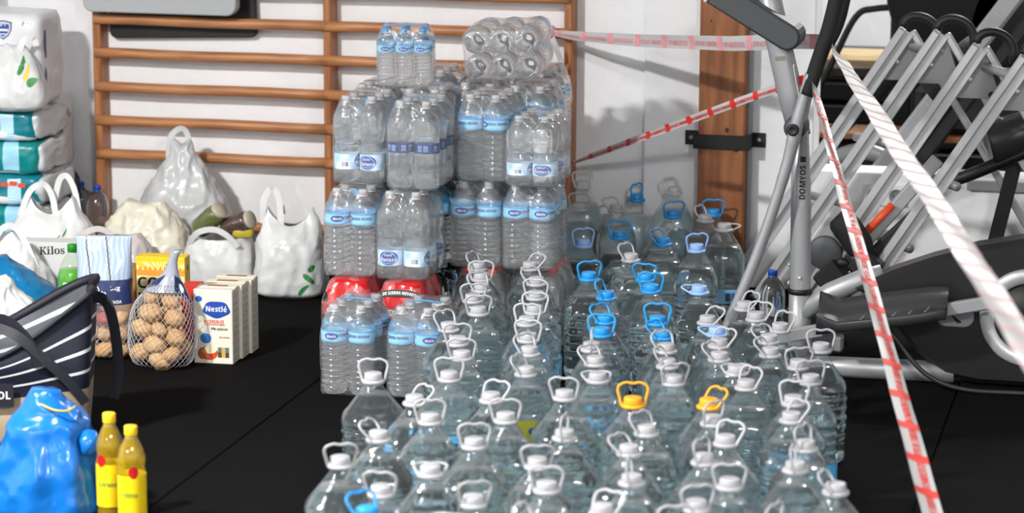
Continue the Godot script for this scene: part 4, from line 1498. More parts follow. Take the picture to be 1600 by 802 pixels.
	part("round_emblem", disc_shape(0.012, 0.012, flat_place(Vector3(0.1, -0.12, 0.131), Vector3.RIGHT, Vector3.UP)), M.navy, top)
	var back := thing("white_nappy_pack", "white nappy pack with torn wrapper squeezed behind the teal pile", "nappy pack", Vector3(-2.1, 0.495, 0.06), 0.0, "white nappy packs")
	part("pack", puffed(0.13, 0.14, 0.09, 10.0, 55, 0.006), wp, back)
	part("side_stripe", box(Vector3(0.126, -0.1, 0.04), Vector3(0.132, 0.06, 0.052), 0.001), stripe, back)
	part("torn_flap", band_mesh([Vector3(0.12, 0.1, 0.05), Vector3(0.15, 0.09, 0.05), Vector3(0.17, 0.07, 0.055)], 0.03, Vector3(0, 1, 0.3)), M.film_end, back)
	var pur := thing("purple_pack", "dark purple pack standing behind the teal nappy pile", "nappy pack", Vector3(-2.05, 0, 0.05), 0.0)
	part("pack", puffed(0.115, 0.175, 0.06, 6.0, 57, 0.005), mat(Color(0.12, 0.1, 0.3), 0.3), pur, Vector3(0, 0.175, 0))
	# bag hung over the pile
	var s := bag_surface(0.22, 0.14, 0.25, [0.9, 1.05, 1.05, 0.98, 0.8, 0.55, 0.3], [0.9, 1.05, 1.05, 0.95, 0.8, 0.5, 0.3], 71, 0.012, 0.1, 2.6)
	var o := carrier_bag("carrier_bag", "white carrier bag with green and yellow print on top of the nappy pile", Vector3(-1.99, y + 0.002, 0.485), 0.1, s, white, [
		[Vector3(0.02, 0.2, 0.02), Vector3(0.04, 0.26, 0.01), Vector3(0.075, 0.27, 0.0), Vector3(0.085, 0.24, 0.0)]], true)
	part("green_print", on_bag(s, leaf(Vector2(5.25, 0.72), 0.3, 0.06, 0.5)), M.green_ink, o)
	part("yellow_print", on_bag(s, leaf(Vector2(5.35, 0.6), 0.22, 0.045, 0.6), 0.003), M.yellow, o)
	part("green_print", on_bag(s, leaf(Vector2(5.45, 0.46), 0.2, 0.06, 0.2)), M.green_ink, o)

func build_boxes():
	# three cereal cartons in a row
	var tex := drawn(200, 380, func(u: float, v: float) -> Color:
		var c := Color(0.87, 0.85, 0.79)
		var e := Vector2((u - 0.6) / 0.36, (v - 0.26) / 0.115)
		if e.length() < 1.0 + 0.05 * sin(atan2(e.y, e.x) * 5.0):
			c = Color(0.09, 0.27, 0.62)
		if Vector2((u - 0.13) / 0.09, (v - 0.12) / 0.04).length() < 1.0:
			c = Color(0.1, 0.35, 0.7)
		# bear and bowl
		if Vector2((u - 0.3) / 0.15, (v - 0.66) / 0.07).length() < 1.0:
			c = Color(0.2, 0.45, 0.75)
		if Vector2((u - 0.38) / 0.24, (v - 0.86) / 0.1).length() < 1.0:
			c = Color(0.78, 0.3, 0.16)
		if Vector2((u - 0.42) / 0.17, (v - 0.81) / 0.06).length() < 1.0:
			c = Color(0.9, 0.86, 0.72)
		if Vector2((u - 0.2) / 0.12, (v - 0.87) / 0.08).length() < 1.0:
			c = Color(0.62, 0.36, 0.18)
		if u > 0.62 and u < 0.92 and v > 0.78 and v < 0.92:
			c = Color(0.35, 0.45, 0.5) if v < 0.85 else Color(0.3, 0.26, 0.2)
			if absf(u - 0.77) < 0.05:
				c = Color(0.8, 0.65, 0.3)
		return c)
	var front := mat(Color(1, 1, 1), 0.5)
	front.albedo_texture = tex
	var side := mat(Color(1, 1, 1), 0.5)
	side.albedo_texture = drawn(96, 256, func(u: float, v: float) -> Color:
		var c := Color(0.85, 0.83, 0.775)
		var r := fposmod(v * 9.0, 1.0)
		if r > 0.25 and u > 0.12 and u < 0.88 and sin(v * 420.0) > 0.2 and sin(u * 60.0 + floor(v * 60.0) * 2.3) > -0.5:
			c = Color(0.55, 0.53, 0.5)
		return c)
	var names := ["cream cereal carton with blue oval logo, foremost of three", "cream cereal carton in the middle of the row of three", "cream cereal carton at the back of the row of three"]
	for i in 3:
		var o := thing("cereal_carton", names[i], "carton", Vector3(-0.82 + 0.004 * i, 0, 1.577 - 0.084 * i), 0.06, "cereal cartons in a row")
		part("box", box(Vector3(-0.066, 0, -0.041), Vector3(0.066, 0.248, 0.041), 0.002), M.carton_cream, o)
		part("side_print", patch_shape(0.074, 0.235, flat_place(Vector3(0.0664, 0.124, 0), Vector3(0, 0, -1), Vector3.UP), 1, 1), side, o)
		part("top_flap", box(Vector3(-0.066, 0.248, -0.041), Vector3(0.066, 0.2505, 0.0), 0.0008), M.carton_cream, o)
		part("top_mark", patch_shape(0.07, 0.022, flat_place(Vector3(0, 0.2508, -0.02), Vector3.RIGHT, Vector3(0, 0, -1))), M.kraft, o)
		if i == 0:
			part("front_print", patch_shape(0.127, 0.243, flat_place(Vector3(0, 0.124, 0.0414), Vector3.RIGHT, Vector3.UP), 1, 1), front, o)
			part("brand_lettering", letters("Nestlé", 0.0185, flat_place(Vector3(0.012, 0.184, 0.0418), Vector3.RIGHT, Vector3.UP), 0.0006, false, 0.95), M.white, o)
			part("name_lettering", letters("8 CEREALES", 0.011, flat_place(Vector3(0.004, 0.142, 0.0418), Vector3.RIGHT, Vector3.UP), 0.0006, false, 0.85), M.red, o)
			part("name_lettering", letters("CON FRUTA MIEL", 0.006, flat_place(Vector3(0.008, 0.132, 0.0418), Vector3.RIGHT, Vector3.UP)), M.red, o)
			part("claim_lettering", letters("0% azúcar", 0.009, flat_place(Vector3(0.022, 0.118, 0.0418), Vector3.RIGHT, Vector3.UP)), M.ink, o)
			part("small_lettering", letters("BIO AVENA", 0.005, flat_place(Vector3(0.038, 0.09, 0.0418), Vector3.RIGHT, Vector3.UP)), M.kraft, o)
	var r := thing("red_carton", "red carton edge showing between potatoes and cereal cartons", "carton", Vector3(-0.93, 0, 1.5), 0.2)
	part("box", box(Vector3(-0.03, 0, -0.05), Vector3(0.03, 0.235, 0.05), 0.002), M.red, r)
	part("lid_flap", box(Vector3(-0.03, 0.235, -0.05), Vector3(0.03, 0.2375, 0.05), 0.001), M.red, r)
	# corn flakes
	var ct := drawn(220, 320, func(u: float, v: float) -> Color:
		var c := Color(0.9, 0.84, 0.62)
		if v < 0.22:
			# sun rays over a cornfield
			var a := atan2(v - 0.24, (u - 0.55) * 0.9)
			c = Color(0.93, 0.78, 0.25) if sin(a * 22.0) > 0.0 else Color(0.93, 0.88, 0.62)
		var field := 0.13 + 0.025 * sin(u * 60.0)
		if v > field and v < 0.22:
			c = Color(0.86, 0.52, 0.12) if sin(u * 140.0 + v * 50.0) > -0.2 else Color(0.9, 0.66, 0.3)
		if v < 0.05:
			c = Color(0.92, 0.77, 0.12)
		if v > 0.8:
			c = Color(0.85, 0.6, 0.2)
		return c)
	var cf := mat(Color(1, 1, 1), 0.45)
	cf.albedo_texture = ct
	var o := thing("corn_flakes_box", "yellow corn flakes box standing behind the netted potatoes", "carton", Vector3(-1.105, 0, 1.31), 0.1)
	part("box", box(Vector3(-0.085, 0, -0.035), Vector3(0.085, 0.29, 0.035), 0.002), M.yellow, o)
	part("front_print", patch_shape(0.166, 0.285, flat_place(Vector3(0, 0.145, 0.0354), Vector3.RIGHT, Vector3.UP)), cf, o)
	part("name_lettering", letters("CORN", 0.04, flat_place(Vector3(-0.004, 0.2, 0.0358), Vector3.RIGHT, Vector3.UP), 0.0006, false, 1.05), M.ink, o)
	part("name_lettering", letters("FLAKES", 0.036, flat_place(Vector3(-0.004, 0.148, 0.0358), Vector3.RIGHT, Vector3.UP), 0.0006, false, 0.95), M.ink, o)
	part("crest", disc_shape(0.011, 0.009, flat_place(Vector3(0.03, 0.262, 0.0358), Vector3.RIGHT, Vector3.UP)), M.green_ink, o)
	part("side_crest", disc_shape(0.012, 0.011, flat_place(Vector3(0.0856, 0.25, 0), Vector3(0, 0, -1), Vector3.UP)), M.green_ink, o)
	part("side_lettering", letters("CORN", 0.013, flat_place(Vector3(0.0856, 0.185, 0), Vector3(0, 0, -1), Vector3.UP)), M.green_ink, o)
	part("side_lettering", letters("FLAKES", 0.012, flat_place(Vector3(0.0856, 0.168, 0), Vector3(0, 0, -1), Vector3.UP)), M.green_ink, o)
	var k := thing("cardboard_box", "plain brown cardboard box behind the potato sack", "box", Vector3(-1.3, 0, 1.27), 0.1)
	part("box", box(Vector3(-0.08, 0, -0.05), Vector3(0.09, 0.235, 0.05), 0.002), M.kraft, k)
	part("flap", box(Vector3(-0.08, 0.235, -0.05), Vector3(0.09, 0.238, 0.0), 0.001), M.kraft, k)
	# white carton with brush lettering
	var w := thing("white_carton", "white carton with black brush lettering in front of the leaf-print bag", "carton", Vector3(-1.68, 0, 0.89), 0.12)
	part("box", box(Vector3(-0.125, 0, -0.045), Vector3(0.125, 0.235, 0.045), 0.002), mat(Color(0.83, 0.83, 0.83), 0.5), w)
	part("brush_lettering", letters("Kilos", 0.028, flat_place(Vector3(0.005, 0.205, 0.0455), Vector3(1, 0.05, 0), Vector3.UP), 0.0006, true), M.ink, w)
	part("black_sticker", patch_shape(0.055, 0.03, flat_place(Vector3(0.09, 0.215, 0.0455), Vector3.RIGHT, Vector3.UP)), M.ink, w)
	part("black_sticker", patch_shape(0.022, 0.022, flat_place(Vector3(-0.1, 0.215, 0.0455), Vector3.RIGHT, Vector3.UP)), M.ink, w)
	# soda
	var g := thing("soda_bottle", "green soda bottle with green cap beside the potato sack", "bottle", Vector3(-1.395, 0, 1.4))
	part("liquid", lathe([Vector2(0.03, 0.001), Vector2(0.045, 0.004), Vector2(0.0525, 0.02), Vector2(0.0525, 0.2), Vector2(0.051, 0.225), Vector2(0.047, 0.243)], 36), mat(Color(0.25, 0.62, 0.03), 0.1), g)
	part("bottle", lathe([Vector2(0.031, 0.0), Vector2(0.046, 0.003), Vector2(0.0535, 0.02), Vector2(0.0535, 0.2), Vector2(0.052, 0.225), Vector2(0.046, 0.25), Vector2(0.034, 0.275), Vector2(0.022, 0.292), Vector2(0.015, 0.303), Vector2(0.0145, 0.318)], 36, 2.0, true, false), glassy(Color(0.6, 0.8, 0.5), 0.16, 0.05), g)
	part("cap", lathe([Vector2(0.0165, 0.306), Vector2(0.0175, 0.309), Vector2(0.0175, 0.328), Vector2(0.0165, 0.33)], 24), mat(Color(0.05, 0.5, 0.1), 0.4), g)
	part("barcode_label", patch_shape(0.02, 0.034, round_place(0.0541, 0.19, -0.1), 6, 1), M.white, g)
	part("barcode", patch_shape(0.014, 0.024, round_place(0.0545, 0.19, -0.1), 6, 1), M.grey_dark, g)
	var b2 := thing("dark_bottle", "dark bottle with wide blue cap behind the green soda bottle", "bottle", Vector3(-1.42, 0, 1.08))
	part("body", lathe([Vector2(0.03, 0), Vector2(0.04, 0.004), Vector2(0.042, 0.2), Vector2(0.03, 0.235), Vector2(0.02, 0.245)], 28), M.black, b2)
	part("cap", lathe([Vector2(0.021, 0.245), Vector2(0.022, 0.247), Vector2(0.022, 0.27), Vector2(0.02, 0.273)], 24), M.cap_navy, b2)

func potato_mesh(sd: int) -> ArrayMesh:
	var nz := FastNoiseLite.new()
	nz.seed = sd
	nz.frequency = 2.2
	var rows := []
	for j in 15:
		var b := -PI / 2 + PI * j / 14
		var row := PackedVector3Array()
		for i in 22:
			var a := TAU * i / 22
			var v := Vector3(cos(b) * cos(a), sin(b), -cos(b) * sin(a))
			row.append(Vector3(v.x * 1.3, v.y, v.z) * (1.0 + 0.22 * nz.get_noise_3dv(v * 0.6)))
		rows.append(row)
	var st := st_new()
	sheet(st, rows)
	return st_done(st)

# netting on a bag: two families of slanting strands
func net_mesh(surf: Callable, t0: float, t1: float, strands: int, twist: float, r: float, lift: float) -> ArrayMesh:
	var st := st_new()
	for dirn in [-1, 1]:
		for k in strands:
			var pts := []
			for j in 27:
				var t := lerpf(t0, t1, j / 26.0)
				var a: float = TAU * k / strands + dirn * twist * (j / 26.0)
				var v: Vector3 = surf.call(a, t)
				pts.append(v + Vector3(v.x, 0, v.z).normalized() * lift)
			tube_into(st, pts, r, 4)
	return st_done(st)

func build_potatoes():
	var skins := []
	for k in 3:
		var m := triplanar(mat(Color(1, 1, 1), 0.7), 9.0)
		m.uv1_world_triplanar = false
		m.albedo_texture = noise_tex(0.02, 256, 4, FastNoiseLite.TYPE_SIMPLEX, 60 + k, ramp2(Color(0.66, 0.5, 0.32), [Color(0.8, 0.66, 0.46), Color(0.76, 0.6, 0.4), Color(0.83, 0.69, 0.5)][k], 0.15, 0.75))
		skins.append(m)
	var shapes := []
	for k in 4:
		shapes.append(potato_mesh(90 + k))
	var strand := mat(Color(0.72, 0.72, 0.74), 0.4)
	var veil := film(Color(0.86, 0.87, 0.9), 0.1)
	# front sack
	var s := bag_surface(0.2, 0.15, 0.39, [0.86, 1.02, 1.08, 1.06, 1.02, 0.9, 0.62, 0.3, 0.14, 0.12], [0.86, 1.02, 1.06, 1.04, 0.98, 0.85, 0.6, 0.3, 0.16, 0.14], 81, 0.004, 0.0, 2.4)
	var at := Vector3(-0.962, 0, 1.7)
	var lean := func(a: float, t: float) -> Vector3:
		var v: Vector3 = s.call(a, t)
		return v + Vector3(0.075 * pow(t, 4.0) - 0.02 * smoothstep(0.8, 1.0, t), 0, 0)
	var o := thing("potato_net", "netted sack of pale potatoes tied at the neck", "potato sack", at, 0.1)
	part("net", net_mesh(lean, 0.03, 0.72, 34, 2.0, 0.0007, 0.003), strand, o)
	var neck := []
	for j in 13:
		var t := 0.66 + 0.34 * j / 12.0
		var row := PackedVector3Array()
		for i in 32:
			row.append(lean.call(TAU * i / 32, t))
		neck.append(row)
	var st := st_new()
	sheet(st, neck, true, false, true)
	part("twisted_neck", st_done(st), thin_plastic(Color(0.6, 0.62, 0.68), 0.25, 0.4), o)
	var nav := mat(Color(0.14, 0.19, 0.36), 0.35)
	part("label_panel", on_bag(lean, [Vector2(3.3, 0.6), Vector2(3.3, 0.74), Vector2(4.2, 0.8), Vector2(4.2, 0.72)], 0.004), nav, o)
	part("label_panel", on_bag(lean, [Vector2(5.3, 0.66), Vector2(5.3, 0.8), Vector2(6.2, 0.74), Vector2(6.2, 0.56)], 0.004), nav, o)
	part("round_emblem", on_bag(lean, leaf(Vector2(5.75, 0.69), 0.16, 0.035, 0.0), 0.006), M.white, o)
	# x, y, z, size
	var spots := [[-0.028, 0.186, 0.03, 0.031], [0.053, 0.172, 0.025, 0.03], [-0.056, 0.134, 0.03, 0.0285], [0.006, 0.135, 0.047, 0.022], [0.056, 0.109, 0.03, 0.03], [-0.012, 0.083, 0.042, 0.031], [-0.066, 0.052, 0.03, 0.028], [0.045, 0.052, 0.042, 0.026], [0.005, 0.032, 0.04, 0.031], [-0.03, 0.235, 0.005, 0.026], [0.035, 0.226, 0.01, 0.028], [-0.03, 0.05, -0.035, 0.03], [0.05, 0.06, -0.035, 0.03], [0.0, 0.13, -0.035, 0.032], [0.0, 0.19, -0.035, 0.028]]
	var rng := RandomNumberGenerator.new()
	rng.seed = 12
	for i in spots.size():
		var q = spots[i]
		var p := thing("potato", "pale potato held inside the tied potato net", "potato", at + Vector3(q[0], q[1], q[2]), rng.randf_range(-0.4, 0.4), "potatoes in the tied net")
		var m := part("tuber", shapes[i % 4], skins[i % 3], p)
		m.basis = Basis(Vector3.BACK, rng.randf_range(-0.6, 0.6)).scaled(Vector3.ONE * q[3])
	# second sack behind: printed film above, net below
	var s2 := bag_surface(0.175, 0.13, 0.41, [0.9, 1.02, 1.06, 1.04, 1.0, 1.0, 1.0, 1.02], [0.9, 1.02, 1.06, 1.0, 0.9, 0.7, 0.45, 0.2], 85, 0.005, 0.0, 2.6)
	var at2 := Vector3(-1.19, 0, 1.62)
	var o2 := thing("potato_sack", "film and net potato sack with a navy label behind the tied one", "potato sack", at2, 0.24)
	var band := func(t0: float, t1: float, nt: int) -> ArrayMesh:
		var rows := []
		for j in nt + 1:
			var row := PackedVector3Array()
			for i in 56:
				row.append(s2.call(TAU * i / 56, lerpf(t0, t1, float(j) / nt)))
			rows.append(row)
		var stt := st_new()
		sheet(stt, rows, true, false, t1 > 0.99)
		return st_done(stt)
	part("film_top", band.call(0.66, 1.0, 14), wood_print(), o2)
	part("clear_film", band.call(0.2, 0.46, 12), veil, o2)
	part("net", net_mesh(s2, 0.03, 0.3, 28, 0.9, 0.0007, 0.002), strand, o2)
	part("navy_label", band.call(0.46, 0.66, 10), nav, o2)
	var face := func(v: Vector3) -> Vector3: return Vector3(v.x, v.y, 0.063 + v.z - v.x * v.x * 4.0 - maxf(0.0, v.y - 0.2) * 0.2)
	part("round_emblem", on_bag(s2, leaf(Vector2(4.35, 0.585), 0.25, 0.055, 0.0), 0.002), M.white, o2)
	part("emblem_ground", on_bag(s2, leaf(Vector2(4.35, 0.585), 0.22, 0.048, 0.0), 0.003), nav, o2)
	part("brand_lettering", letters("mercado", 0.013, func(v: Vector3) -> Vector3: return face.call(v + Vector3(-0.025, 0.23, 0.006))), M.white, o2)
	part("weight_lettering", letters("5kg", 0.014, func(v: Vector3) -> Vector3: return face.call(v + Vector3(0.04, 0.245, 0.006))), M.white, o2)
	part("name_lettering", letters("PATATA LAVADA", 0.011, func(v: Vector3) -> Vector3: return face.call(v + Vector3(0.01, 0.2, 0.006)), 0.0006, false, 0.9), M.white, o2)
	for i in 9:
		var q := Vector3([-0.05, 0.0, 0.05][i % 3], 0.035 + 0.052 * (i / 3), 0.028 + 0.01 * (i % 2))
		var p := thing("potato", "yellowish potato showing through the film of the labelled sack", "potato", at2 + Basis(Vector3.UP, 0.24) * q, rng.randf_range(-0.6, 0.6), "potatoes in the labelled sack")
		var m := part("tuber", shapes[i % 4], [skins[0], M.potato_red, skins[2]][i % 3] if i > 5 else skins[i % 3], p)
		m.basis = Basis(Vector3.BACK, rng.randf_range(-0.5, 0.5)).scaled(Vector3.ONE * 0.025)

func wood_print() -> StandardMaterial3D:
	# pale blue boards printed on film
	var m := mat(Color(1, 1, 1), 0.22)
	m.albedo_texture = drawn(256, 128, func(u: float, v: float) -> Color:
		var b := Color(0.6, 0.67, 0.77).lerp(Color(0.7, 0.76, 0.84), 0.5 + 0.5 * sin(u * 190.0 + sin(v * 9.0) * 1.2))
		for k in [0.66, 0.78]:
			if absf(u - k - 0.03 * (v - 0.5)) < 0.004:
				b = Color(0.35, 0.27, 0.22)
		return b)
	return m

func build_shopper(_white: Material):
	# striped woven shopping bag: navy upper part with white lines, beige foot, open top
	var W := 0.44
	var D := 0.26
	var H := 0.345
	var o := thing("shopping_bag", "navy striped reusable shopping bag with long straps", "bag", Vector3(-1.06, 0, 2.6), 0.3)
	var tex := drawn(64, 512, func(u: float, v: float) -> Color:
		var c := Color(0.045, 0.06, 0.14)
		for k in 3:
			var y: float = [0.2, 0.33, 0.46][k]
			if absf(v - y) < 0.011:
				c = Color(0.8, 0.8, 0.8)
		if v > 0.58:
			c = Color(0.62, 0.55, 0.46)
			if sin(u * 100.0) > 0.86 and sin(v * 220.0) > 0.5:
				c = Color(0.5, 0.43, 0.36)
		return c)
	var cloth := mat(Color(1, 1, 1), 0.6)
	cloth.albedo_texture = tex
	cloth.uv1_scale = Vector3(6, 1, 1)
	var lining := mat(Color(1, 1, 1), 0.6)
	lining.albedo_texture = drawn(16, 256, func(_u: float, v: float) -> Color:
		for y in [0.14, 0.3, 0.46, 0.62]:
			if absf(v - y) < 0.02:
				return Color(0.75, 0.75, 0.75)
		return Color(0.33, 0.34, 0.37))
	var rim := func(a: float, t: float, shrink: float) -> Vector3:
		var c := cos(a)
		var s := sin(a)
		var pw := 7.0
		var k := pow(pow(absf(c), pw) + pow(absf(s), pw), -1.0 / pw)
		var flare := 0.86 + 0.2 * t
		var fold := -0.03 * t * t * (1.0 - absf(s)) * absf(c)
		var v := Vector3(c * k * (W / 2 * flare - shrink) + fold * signf(c), H * t, -s * k * (D / 2 * (0.95 + 0.1 * t) - shrink))
		var wave := 0.012 * sin(v.x * 24.0 + 1.0) * t + 0.006 * sin(v.y * 30.0 + v.x * 12.0)
		# the mouth rises towards one corner and its front edge sags
		var edge := v.x / (W / 2)
		v.y *= 1.0 + 0.32 * edge * t
		if v.z > 0.0:
			v.y -= 0.055 * t * t * t * (1.0 - minf(1.0, edge * edge))
		return v + Vector3(0, 0.008 * sin(v.x * 13.0) * t * t, wave)
	var skin := func(shrink: float) -> Array:
		var rows := []
		for j in 25:
			var row := PackedVector3Array()
			for i in 80:
				row.append(rim.call(TAU * i / 80, j / 24.0, shrink))
			rows.append(row)
		return rows
	var st := st_new()
	sheet(st, skin.call(0.0), true, true, false)
	part("outer_cloth", st_done(st), cloth, o)
	st = st_new()
	sheet(st, skin.call(0.004), true, true, false, true)
	part("lining", st_done(st), lining, o)
	# hem tape round the mouth
	var hem := []
	for i in 80:
		hem.append(rim.call(TAU * i / 80, 0.985, -0.001))
	var navy := mat(Color(0.035, 0.045, 0.1), 0.65)
	part("hem", tube(hem, 0.009, 6, true, 1.6), navy, o)
	part("strap", band_mesh([Vector3(0.07, 0.24, 0.16), Vector3(0.03, 0.33, 0.15), Vector3(-0.05, 0.37, 0.1), Vector3(-0.15, 0.33, 0.11), Vector3(-0.2, 0.2, 0.16)], 0.035, Vector3(0.3, 1, 0.2)), navy, o)
	part("strap", band_mesh([Vector3(-0.1, 0.36, 0.1), Vector3(0.0, 0.335, 0.15), Vector3(0.08, 0.27, 0.165), Vector3(0.15, 0.2, 0.165), Vector3(0.2, 0.13, 0.155)], 0.03, Vector3(1, 0.4, 0)), navy, o)
	part("strap", band_mesh([Vector3(0.2, 0.4, -0.08), Vector3(0.25, 0.38, -0.06), Vector3(0.275, 0.28, -0.04), Vector3(0.28, 0.17, -0.03), Vector3(0.265, 0.1, -0.02)], 0.034, Vector3(1, 0.1, 0.3)), navy, o)
	part("logo_patch", patch_shape(0.085, 0.07, flat_place(Vector3(-0.05, 0.155, 0.153), Vector3(1, 0, 0), Vector3.UP)), navy, o)
	part("logo_lettering", letters("LIDL", 0.024, flat_place(Vector3(-0.05, 0.155, 0.155), Vector3(1, 0, 0), Vector3.UP)), M.white, o)

func build_oil():
	var oil := glassy(Color(0.8, 0.66, 0.1), 0.3, 0.05)
	var prof := [Vector2(0.022, 0.0), Vector2(0.032, 0.002), Vector2(0.0365, 0.012)]
	for k in 12:
		prof.append(Vector2(0.037 - 0.0015 * (k % 2), 0.02 + k * 0.011))
	prof += [Vector2(0.037, 0.155), Vector2(0.0345, 0.165), Vector2(0.034, 0.172), Vector2(0.0365, 0.182), Vector2(0.036, 0.197), Vector2(0.031, 0.215), Vector2(0.023, 0.233), Vector2(0.016, 0.246), Vector2(0.0135, 0.254)]
	var neck := [Vector2(0.0165, 0.246), Vector2(0.014, 0.254), Vector2(0.0135, 0.262)]
	var list := [["yellow-capped oil bottle with red emblem, standing behind the other", Vector3(-0.478, 0, 3.36), 1.04], ["yellow-capped oil bottle with round red emblem, in front of the other", Vector3(-0.39, 0, 3.43), 1.0]]
	for e in list:
		var o := thing("oil_bottle", e[0], "bottle", e[1], 0.2, "cooking oil bottles")
		o.scale.y = e[2] * 1.01
		part("oil", lathe(prof, 36), oil, o)
		part("neck", lathe(neck, 24, 2.0, false, false), glassy(Color(0.9, 0.88, 0.6), 0.15), o)
		part("cap", lathe([Vector2(0.0165, 0.252), Vector2(0.0175, 0.254), Vector2(0.0175, 0.274), Vector2(0.016, 0.277)], 24), mat(Color(0.95, 0.75, 0.1), 0.4), o)
		var lab := part("label", ring_mesh(0.0382, 0.04, 0.15), glassy_label(), o)
		var emb := disc_shape(0.013, 0.016, round_place(0.0386, 0.16, 0.3 if e[2] < 1.02 else -0.5), 20)
		part("emblem", emb, mat(Color(0.7, 0.08, 0.08), 0.4), o)
		part("brand_lettering", letters("Girasol" if e[2] > 1.02 else "Oliva", 0.012, round_place(0.0389, 0.1, 0.0), 0.0004, true), M.green_ink, lab)

func glassy_label() -> StandardMaterial3D:
	return mat(Color(0.9, 0.78, 0.1), 0.3)

# ---------------------------------------------------------------- elliptical trainer
func build_trainer():
	var o := thing("elliptical_trainer", "grey elliptical trainer with black flywheel housing beside the jugs", "exercise machine", Vector3(1.06, 0, 1.27))
	# everything below is measured from the foot of the post
	part("post", tube([Vector3(0.0, 0.02, 0), Vector3(0.0, 0.3, 0), Vector3(-0.004, 0.55, 0), Vector3(-0.012, 0.8, 0)], [0.033, 0.034, 0.033, 0.027], 20), M.silver, o)
	part("lower_sleeve", tube([Vector3(0.0, 0.0, 0), Vector3(0.0, 0.27, 0)], 0.036, 20), M.silver, o)
	part("collar", tube([Vector3(0.0, 0.268, 0), Vector3(0.0, 0.285, 0)], 0.039, 20), M.black, o)
	var mast := part("mast", tube([Vector3(-0.015, 0.78, -0.01), Vector3(-0.05, 0.92, -0.01), Vector3(-0.1, 1.12, -0.01), Vector3(-0.15, 1.34, -0.01)], [0.036, 0.041, 0.04, 0.036], 20), M.silver, o)
	part("rating_sticker", patch_shape(0.03, 0.014, flat_place(Vector3(-0.078, 1.03, 0.031), Vector3(1, 0.1, 0), Vector3.UP)), mat(Color(0.5, 0.47, 0.4), 0.5), mast)
	part("bright_plate", bar(Vector3(-0.035, 1.01, 0.024), Vector3(-0.008, 0.88, 0.027), 0.014, 0.004, 0.001), M.alu, mast)
	for q in [Vector3(-0.031, 0.72, 0.012), Vector3(-0.031, 0.69, 0.012), Vector3(-0.035, 0.36, 0.0), Vector3(-0.035, 0.30, 0.0), Vector3(0.002, 0.325, 0.034)]:
		var b := part("bolt", lathe([Vector2(0.0075, 0), Vector2(0.007, 0.004), Vector2(0.004, 0.007)], 12), M.alu, o, q)
		b.rotation = Vector3(PI / 2, 0, 0) if q.z > 0.02 else Vector3(0, 0, PI / 2)
	part("brand_lettering", letters("DOMYOS", 0.02, func(v: Vector3) -> Vector3: return Vector3(0.004 - v.y, 0.69 - 0.055 + v.x * 1.0, 0.0335 + v.z), 0.0006), M.ink, o)
	part("brand_mark", patch_shape(0.018, 0.018, flat_place(Vector3(0.004, 0.71, 0.0335), Vector3.RIGHT, Vector3.UP)), M.ink, o)
	# pivot with its bolt
	var pv := part("pivot", lathe([Vector2(0.012, -0.11), Vector2(0.03, -0.1), Vector2(0.036, -0.06), Vector2(0.036, 0.02), Vector2(0.03, 0.03)], 24), M.grey_dark, o, Vector3(-0.02, 0.815, 0.05))
	pv.rotation.x = PI / 2
	part("pivot_bolt", lathe([Vector2(0.019, 0), Vector2(0.019, 0.012), Vector2(0.013, 0.016), Vector2(0.008, 0.012)], 20), M.black, pv, Vector3(0, 0.055, 0))
	# near arm: bent lower tube, upper tube, foam grip
	part("swing_arm", tube(curve([Vector3(0.03, 0.99, 0.085), Vector3(-0.005, 0.86, 0.085), Vector3(-0.018, 0.8, 0.085), Vector3(-0.04, 0.7, 0.085), Vector3(-0.085, 0.54, 0.085), Vector3(-0.145, 0.36, 0.085), Vector3(-0.235, 0.13, 0.09)], 6), [0.02, 0.02, 0.02, 0.02, 0.02, 0.02, 0.021, 0.021, 0.021, 0.021, 0.021, 0.021, 0.022, 0.022, 0.022, 0.02, 0.02, 0.019, 0.019, 0.019, 0.019, 0.018, 0.018, 0.018, 0.018, 0.018, 0.018, 0.018, 0.018, 0.018, 0.018, 0.018, 0.018, 0.018, 0.018, 0.018, 0.018], 16), M.silver, o)
	part("foam_grip", tube(curve([Vector3(0.018, 0.925, 0.085), Vector3(0.05, 1.03, 0.085), Vector3(0.085, 1.15, 0.085), Vector3(0.11, 1.28, 0.085), Vector3(0.115, 1.4, 0.085)], 5), 0.024, 16), M.black_soft, o)
	# far arm behind the mast
	part("swing_arm", tube(curve([Vector3(0.05, 1.06, -0.12), Vector3(0.01, 0.96, -0.12), Vector3(-0.015, 0.86, -0.1), Vector3(-0.02, 0.8, -0.09)], 5), 0.018, 14), M.silver, o)
	part("foam_grip", tube(curve([Vector3(0.05, 1.06, -0.12), Vector3(0.09, 1.16, -0.12), Vector3(0.13, 1.4, -0.12)], 5), 0.023, 14), M.black_soft, o)
	# console arm
	var con := st_new(false)
	var a := Vector2(-0.2, 0.0)
	var outline := []
	for k in 9:
		var t := -PI / 2 + PI * k / 8.0
		outline.append(Vector2(0.075 + cos(t) * 0.042, sin(t) * 0.042))
	outline.append(Vector2(-0.2, 0.042))
	outline.append(Vector2(-0.2, -0.042))
	var tilt := Transform3D(Basis(Vector3.BACK, -0.53), Vector3(-0.115, 1.14, 0.01))
	prism_into(con, outline, -0.07, 0.07, 0.008, tilt)
	part("console_arm", st_done(con), M.grey_dark, o)
	var lip := st_new(false)
	box_into(lip, Vector3(-0.212, -0.044, -0.072), Vector3(-0.2, 0.044, 0.072), 0.003, tilt)
	part("console_lip", st_done(lip), M.alu, o)
	# frame tubes
	part("frame_tube", tube([Vector3(0.0, 0.2, 0), Vector3(0.1, 0.275, 0), Vector3(0.2, 0.325, -0.005), Vector3(0.26, 0.345, -0.02)], [0.034, 0.034, 0.032, 0.028], 18), M.silver, o)
